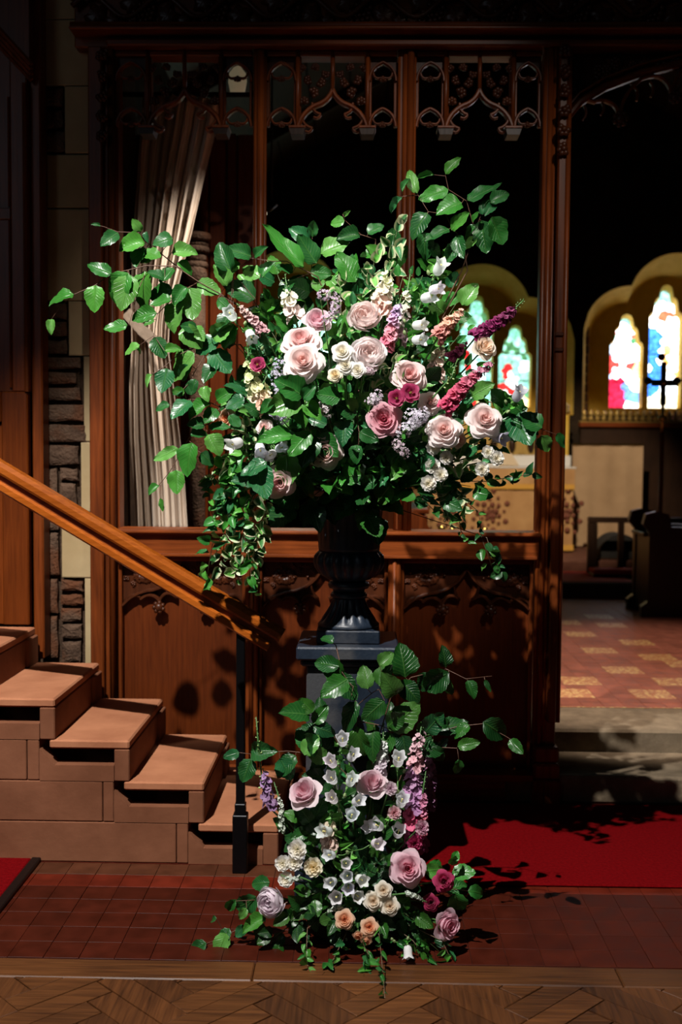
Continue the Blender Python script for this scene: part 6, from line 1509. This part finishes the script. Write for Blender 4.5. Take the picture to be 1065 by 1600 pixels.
# communion rail, kneeler and chair
YR = 10.45
cr2 = empty('communion_rail', (X(960, YR), YR, .345), 'low dark communion rail before the sanctuary', 'rail')
ztr = Z(804, YR)
box('top_rail', DARKWOOD, X(919, YR), X(1150, YR), YR - .03, YR + .03, ztr - .055, ztr, cr2)
for a, b in ((919, 934), (967, 976), (1012, 1022), (1060, 1070)): box('baluster', DARKWOOD, X(a, YR), X(b, YR), YR - .025, YR + .025, .345, ztr - .055, cr2)
kn = empty('kneeler', (X(968, 10.2), 10.2, .345), 'long red kneeler below the communion rail', 'kneeler')
box('base', DARKWOOD, X(926, 10.2), X(1012, 10.2), 10.1, 10.34, .345, .375, kn); box('cushion', REDCLOTH, X(926, 10.2), X(1012, 10.2), 10.1, 10.34, .375, .42, kn, .015)
cxm, rw = X(966, 10.9), (X(1000, 10.9) - X(932, 10.9)) / 2; ztp = Z(829, 10.9)
chr_ = empty('round_top_chest', (cxm, 10.9, .45), 'black round-topped chest behind the communion rail', 'chest')
MB().prism([(cxm + rw * math.cos(R(a)), .47 + (ztp - .47) * math.sin(R(a))) for a in range(0, 181, 10)], 10.75, 11.1).build('domed_lid', BLACKFELT, chr_)
box('plinth', DARKWOOD, cxm - rw - .02, cxm + rw + .02, 10.73, 11.12, .45, .47, chr_)
MB().tube([(cxm + rw * .55, 10.74, Z(838, 10.75)), (cxm + rw * .75, 10.74, Z(842, 10.75))], .012, 6).build('glint_bar', plain('glint_metal', (.6, .66, .72), .25, 1.0), chr_, True)  # added bright bar, a blue-white glint made solid
# choir stalls
def stall(px0, px1, y, label, ztop_px, tall=1.0):
    t = empty('choir_stall', (X(px0, y), y, ch_z2), label, 'stall', 'choir stalls')
    xa, xb = X(px0, y), X(px1, y); zt = Z(ztop_px, y)
    pr = [(xa, ch_z2), (xa, ch_z2 + .08), (xa + .05, ch_z2 + .12), (xa + .05, zt - .16), (xa - .0, zt - .10), (xa + .02, zt - .02), (xa + .10, zt), (xa + .2, zt - .02), (xa + .22, zt - .12), (xb, zt - .14), (xb, ch_z2)]
    MB().prism(pr, y, y + .07).build('bench_end', DARKWOOD, t)
    box('desk_front', DARKWOOD, xa + .06, xa + .10, y + .07, y + 0.45, ch_z2, zt - .2, t); box('desk_top', DARKWOOD, xa + .02, xa + .34, y + .07, y + 0.45, zt - .2, zt - .17, t)
    MB().prism(pr, y + 0.45, y + 0.52).build('bench_end', DARKWOOD, t)
    box('seat', DARKWOOD, xa + .5, xb, y + .1, y + 0.45, ch_z2 + .42, ch_z2 + .46, t)
    return t
stall(1006, 1180, 8.5, 'dark choir stall at the right edge of the chancel', 795)
t = empty('choir_stall', (X(600, 6.6), 6.6, ch_z2), 'brown choir desk seen low through the right bay', 'stall', 'choir stalls')
xa, xb, zt = X(560, 6.6), X(672, 6.6), Z(790, 6.6)
MB().prism([(xa, ch_z2), (xb, ch_z2), (xb, zt - .14), (xb - .04, zt - .06), (xb - .12, zt - .02), (xb - .2, zt), (xa, zt)], 6.6, 6.66).build('bench_end', OAK_Z, t)
box('desk_top', OAK_X, xa, xb, 6.66, 7.6, zt - .05, zt - .02, t); box('desk_front', OAK_PANEL, xb - .04, xb - .01, 6.66, 7.6, ch_z2, zt - .06, t)
for k, (px, py) in enumerate(((690, 826), (706, 829), (757, 829), (722, 822))):
    q = P(px, py, 6.2 + .1 * k); b_ = empty('brass_stand', (q.x, q.y, ch_z2), ['left', 'second', 'rightmost', 'third'][k] + ' brass knob glinting above the middle rail', 'knob', 'brass knobs behind the screen')
    MB().ball(q, .022, 10, 7).build('knob', BRASS, b_, True); MB().tube([(q.x, q.y, ch_z2), (q.x, q.y, q.z - .02)], .008, 6).build('rod', BRASS, b_, True)
    MB().lathe([(.05, 0), (.05, .01), (.015, .03)], (q.x, q.y, ch_z2), 12).build('foot', BRASS, b_, True)
# processional cross
yx = 8.9
pc = empty('processional_cross', (X(1030, yx), yx, ch_z2), 'brass processional cross on a tall wooden staff', 'cross')
cxx = X(1032, yx)
MB().tube([(cxx, yx, ch_z2), (cxx, yx, Z(672, yx))], .018, 8).build('staff', OAK_Z, pc, True); MB().tube([(cxx, yx, Z(672, yx)), (cxx, yx, Z(628, yx))], .014, 8).build('socket', BRASS, pc, True)
MB().ball((cxx, yx, Z(650, yx)), .04, 10, 6, (1, 1, .7)).build('knop', BRASS, pc, True)
DBR = plain('dark_brass', (.05, .035, .018), .35, .9)
box('upright', DBR, cxx - .022, cxx + .022, yx - .012, yx + .012, Z(630, yx), Z(562, yx), pc); box('arms', DBR, X(1013, yx), X(1056, yx), yx - .0125, yx + .0125, Z(600, yx), Z(590, yx), pc)
for (px, py) in ((1012, 595), (1057, 595), (1033, 558)): q = P(px, py, yx); MB().ball((q.x, yx, q.z), .034, 8, 5, (1, .6, 1)).build('arm_end', DBR, pc, True)
MB().ball((cxx, yx - .014, Z(595, yx)), .02, 8, 5).build('centre_boss', BRASS, pc, True)
# organ case and stone corbel behind the curtain
oc = empty('organ_case', (X(345, 5.55), 5.55, ch_z2), 'dark brown panelled organ case behind the curtain', 'organ')
x0_, x1_ = X(180, 5.6), X(396, 5.6)
box('carcass', DARKWOOD, x0_, x1_, 5.62, 5.9, ch_z2, 3.1, oc)
for k in range(5):
    a_ = x0_ + (x1_ - x0_) * k / 5; box('stile', OAK_PANEL, a_ + .005, a_ + .05, 5.585, 5.62, ch_z2, 3.1, oc); box('panel', OAK_PANEL, a_ + .055, a_ + (x1_ - x0_) / 5 - .005, 5.605, 5.62, ch_z2, 3.1, oc, .01)
cb = empty('stone_corbel', (X(312, 5.4), 5.4, 2.0), 'carved stone corbel capital beside the curtain', 'corbel')
cxc = X(306, 5.45)
for k, (r_, za, zb_) in enumerate(((.075, 365, 378), (.06, 378, 386), (.066, 386, 396), (.05, 396, 410), (.058, 410, 420))):
    MB().lathe([(r_ * .9, Z(zb_, 5.45)), (r_, Z((za + zb_) / 2, 5.45)), (r_ * .92, Z(za, 5.45))], (cxc, 5.47, 0), 18).build('capital_ring', RUBBLE, cb, True)
MB().ball((cxc, 5.46, Z(430, 5.45)), .055, 12, 8, (1, 1, 1.1)).build('carved_ball', RUBBLE, cb, True)
MB().tube([(cxc, 5.5, ch_z2), (cxc, 5.5, Z(420, 5.45))], .04, 14).build('shaft', RUBBLE, cb, True)
# lamp in view, then a made-up pendant in place of a pale lit patch
sl = empty('spot_lamp', P(421, 324, 6.4), 'small lit spotlight seen past the first mullion', 'lamp')
q = P(421, 324, 6.4)
MB().tube([q + Vector((.03, .02, .03)), q + Vector((-.03, -.02, -.03))], .022, 10).build('housing', IRON, sl, True)
MB().tube([q + Vector((-.028, -.019, -.028)), q + Vector((-.034, -.023, -.034))], .019, 10).build('lens', plain('lamp_lens', (.9, .8, .6), .4, 0, ((1, .85, .62), 5.0)), sl, True)
MB().tube([q + Vector((.01, .01, .03)), q + Vector((.01, .01, 2.55)), ], .006, 6).build('drop_rod', IRON, sl, True)
pl_ = empty('pale_patch_pendant', P(371, 125, 5.3), 'made-up pendant for the pale lit patch behind the left tracery', 'lamp')
q = P(371, 128, 5.3)
MB().lathe([(.0, -.055), (.035, -.05), (.045, 0), (.04, .04), (.02, .065), (.012, .08)], q, 16).build('pale_patch', plain('pale_patch_glow', (.55, .50, .36), .4, 0, ((.9, .75, .45), .10)), pl_, True)
MB().tube([q + Vector((0, 0, .08)), q + Vector((0, 0, 1.6))], .005, 6).build('added_chain', IRON, pl_, True)
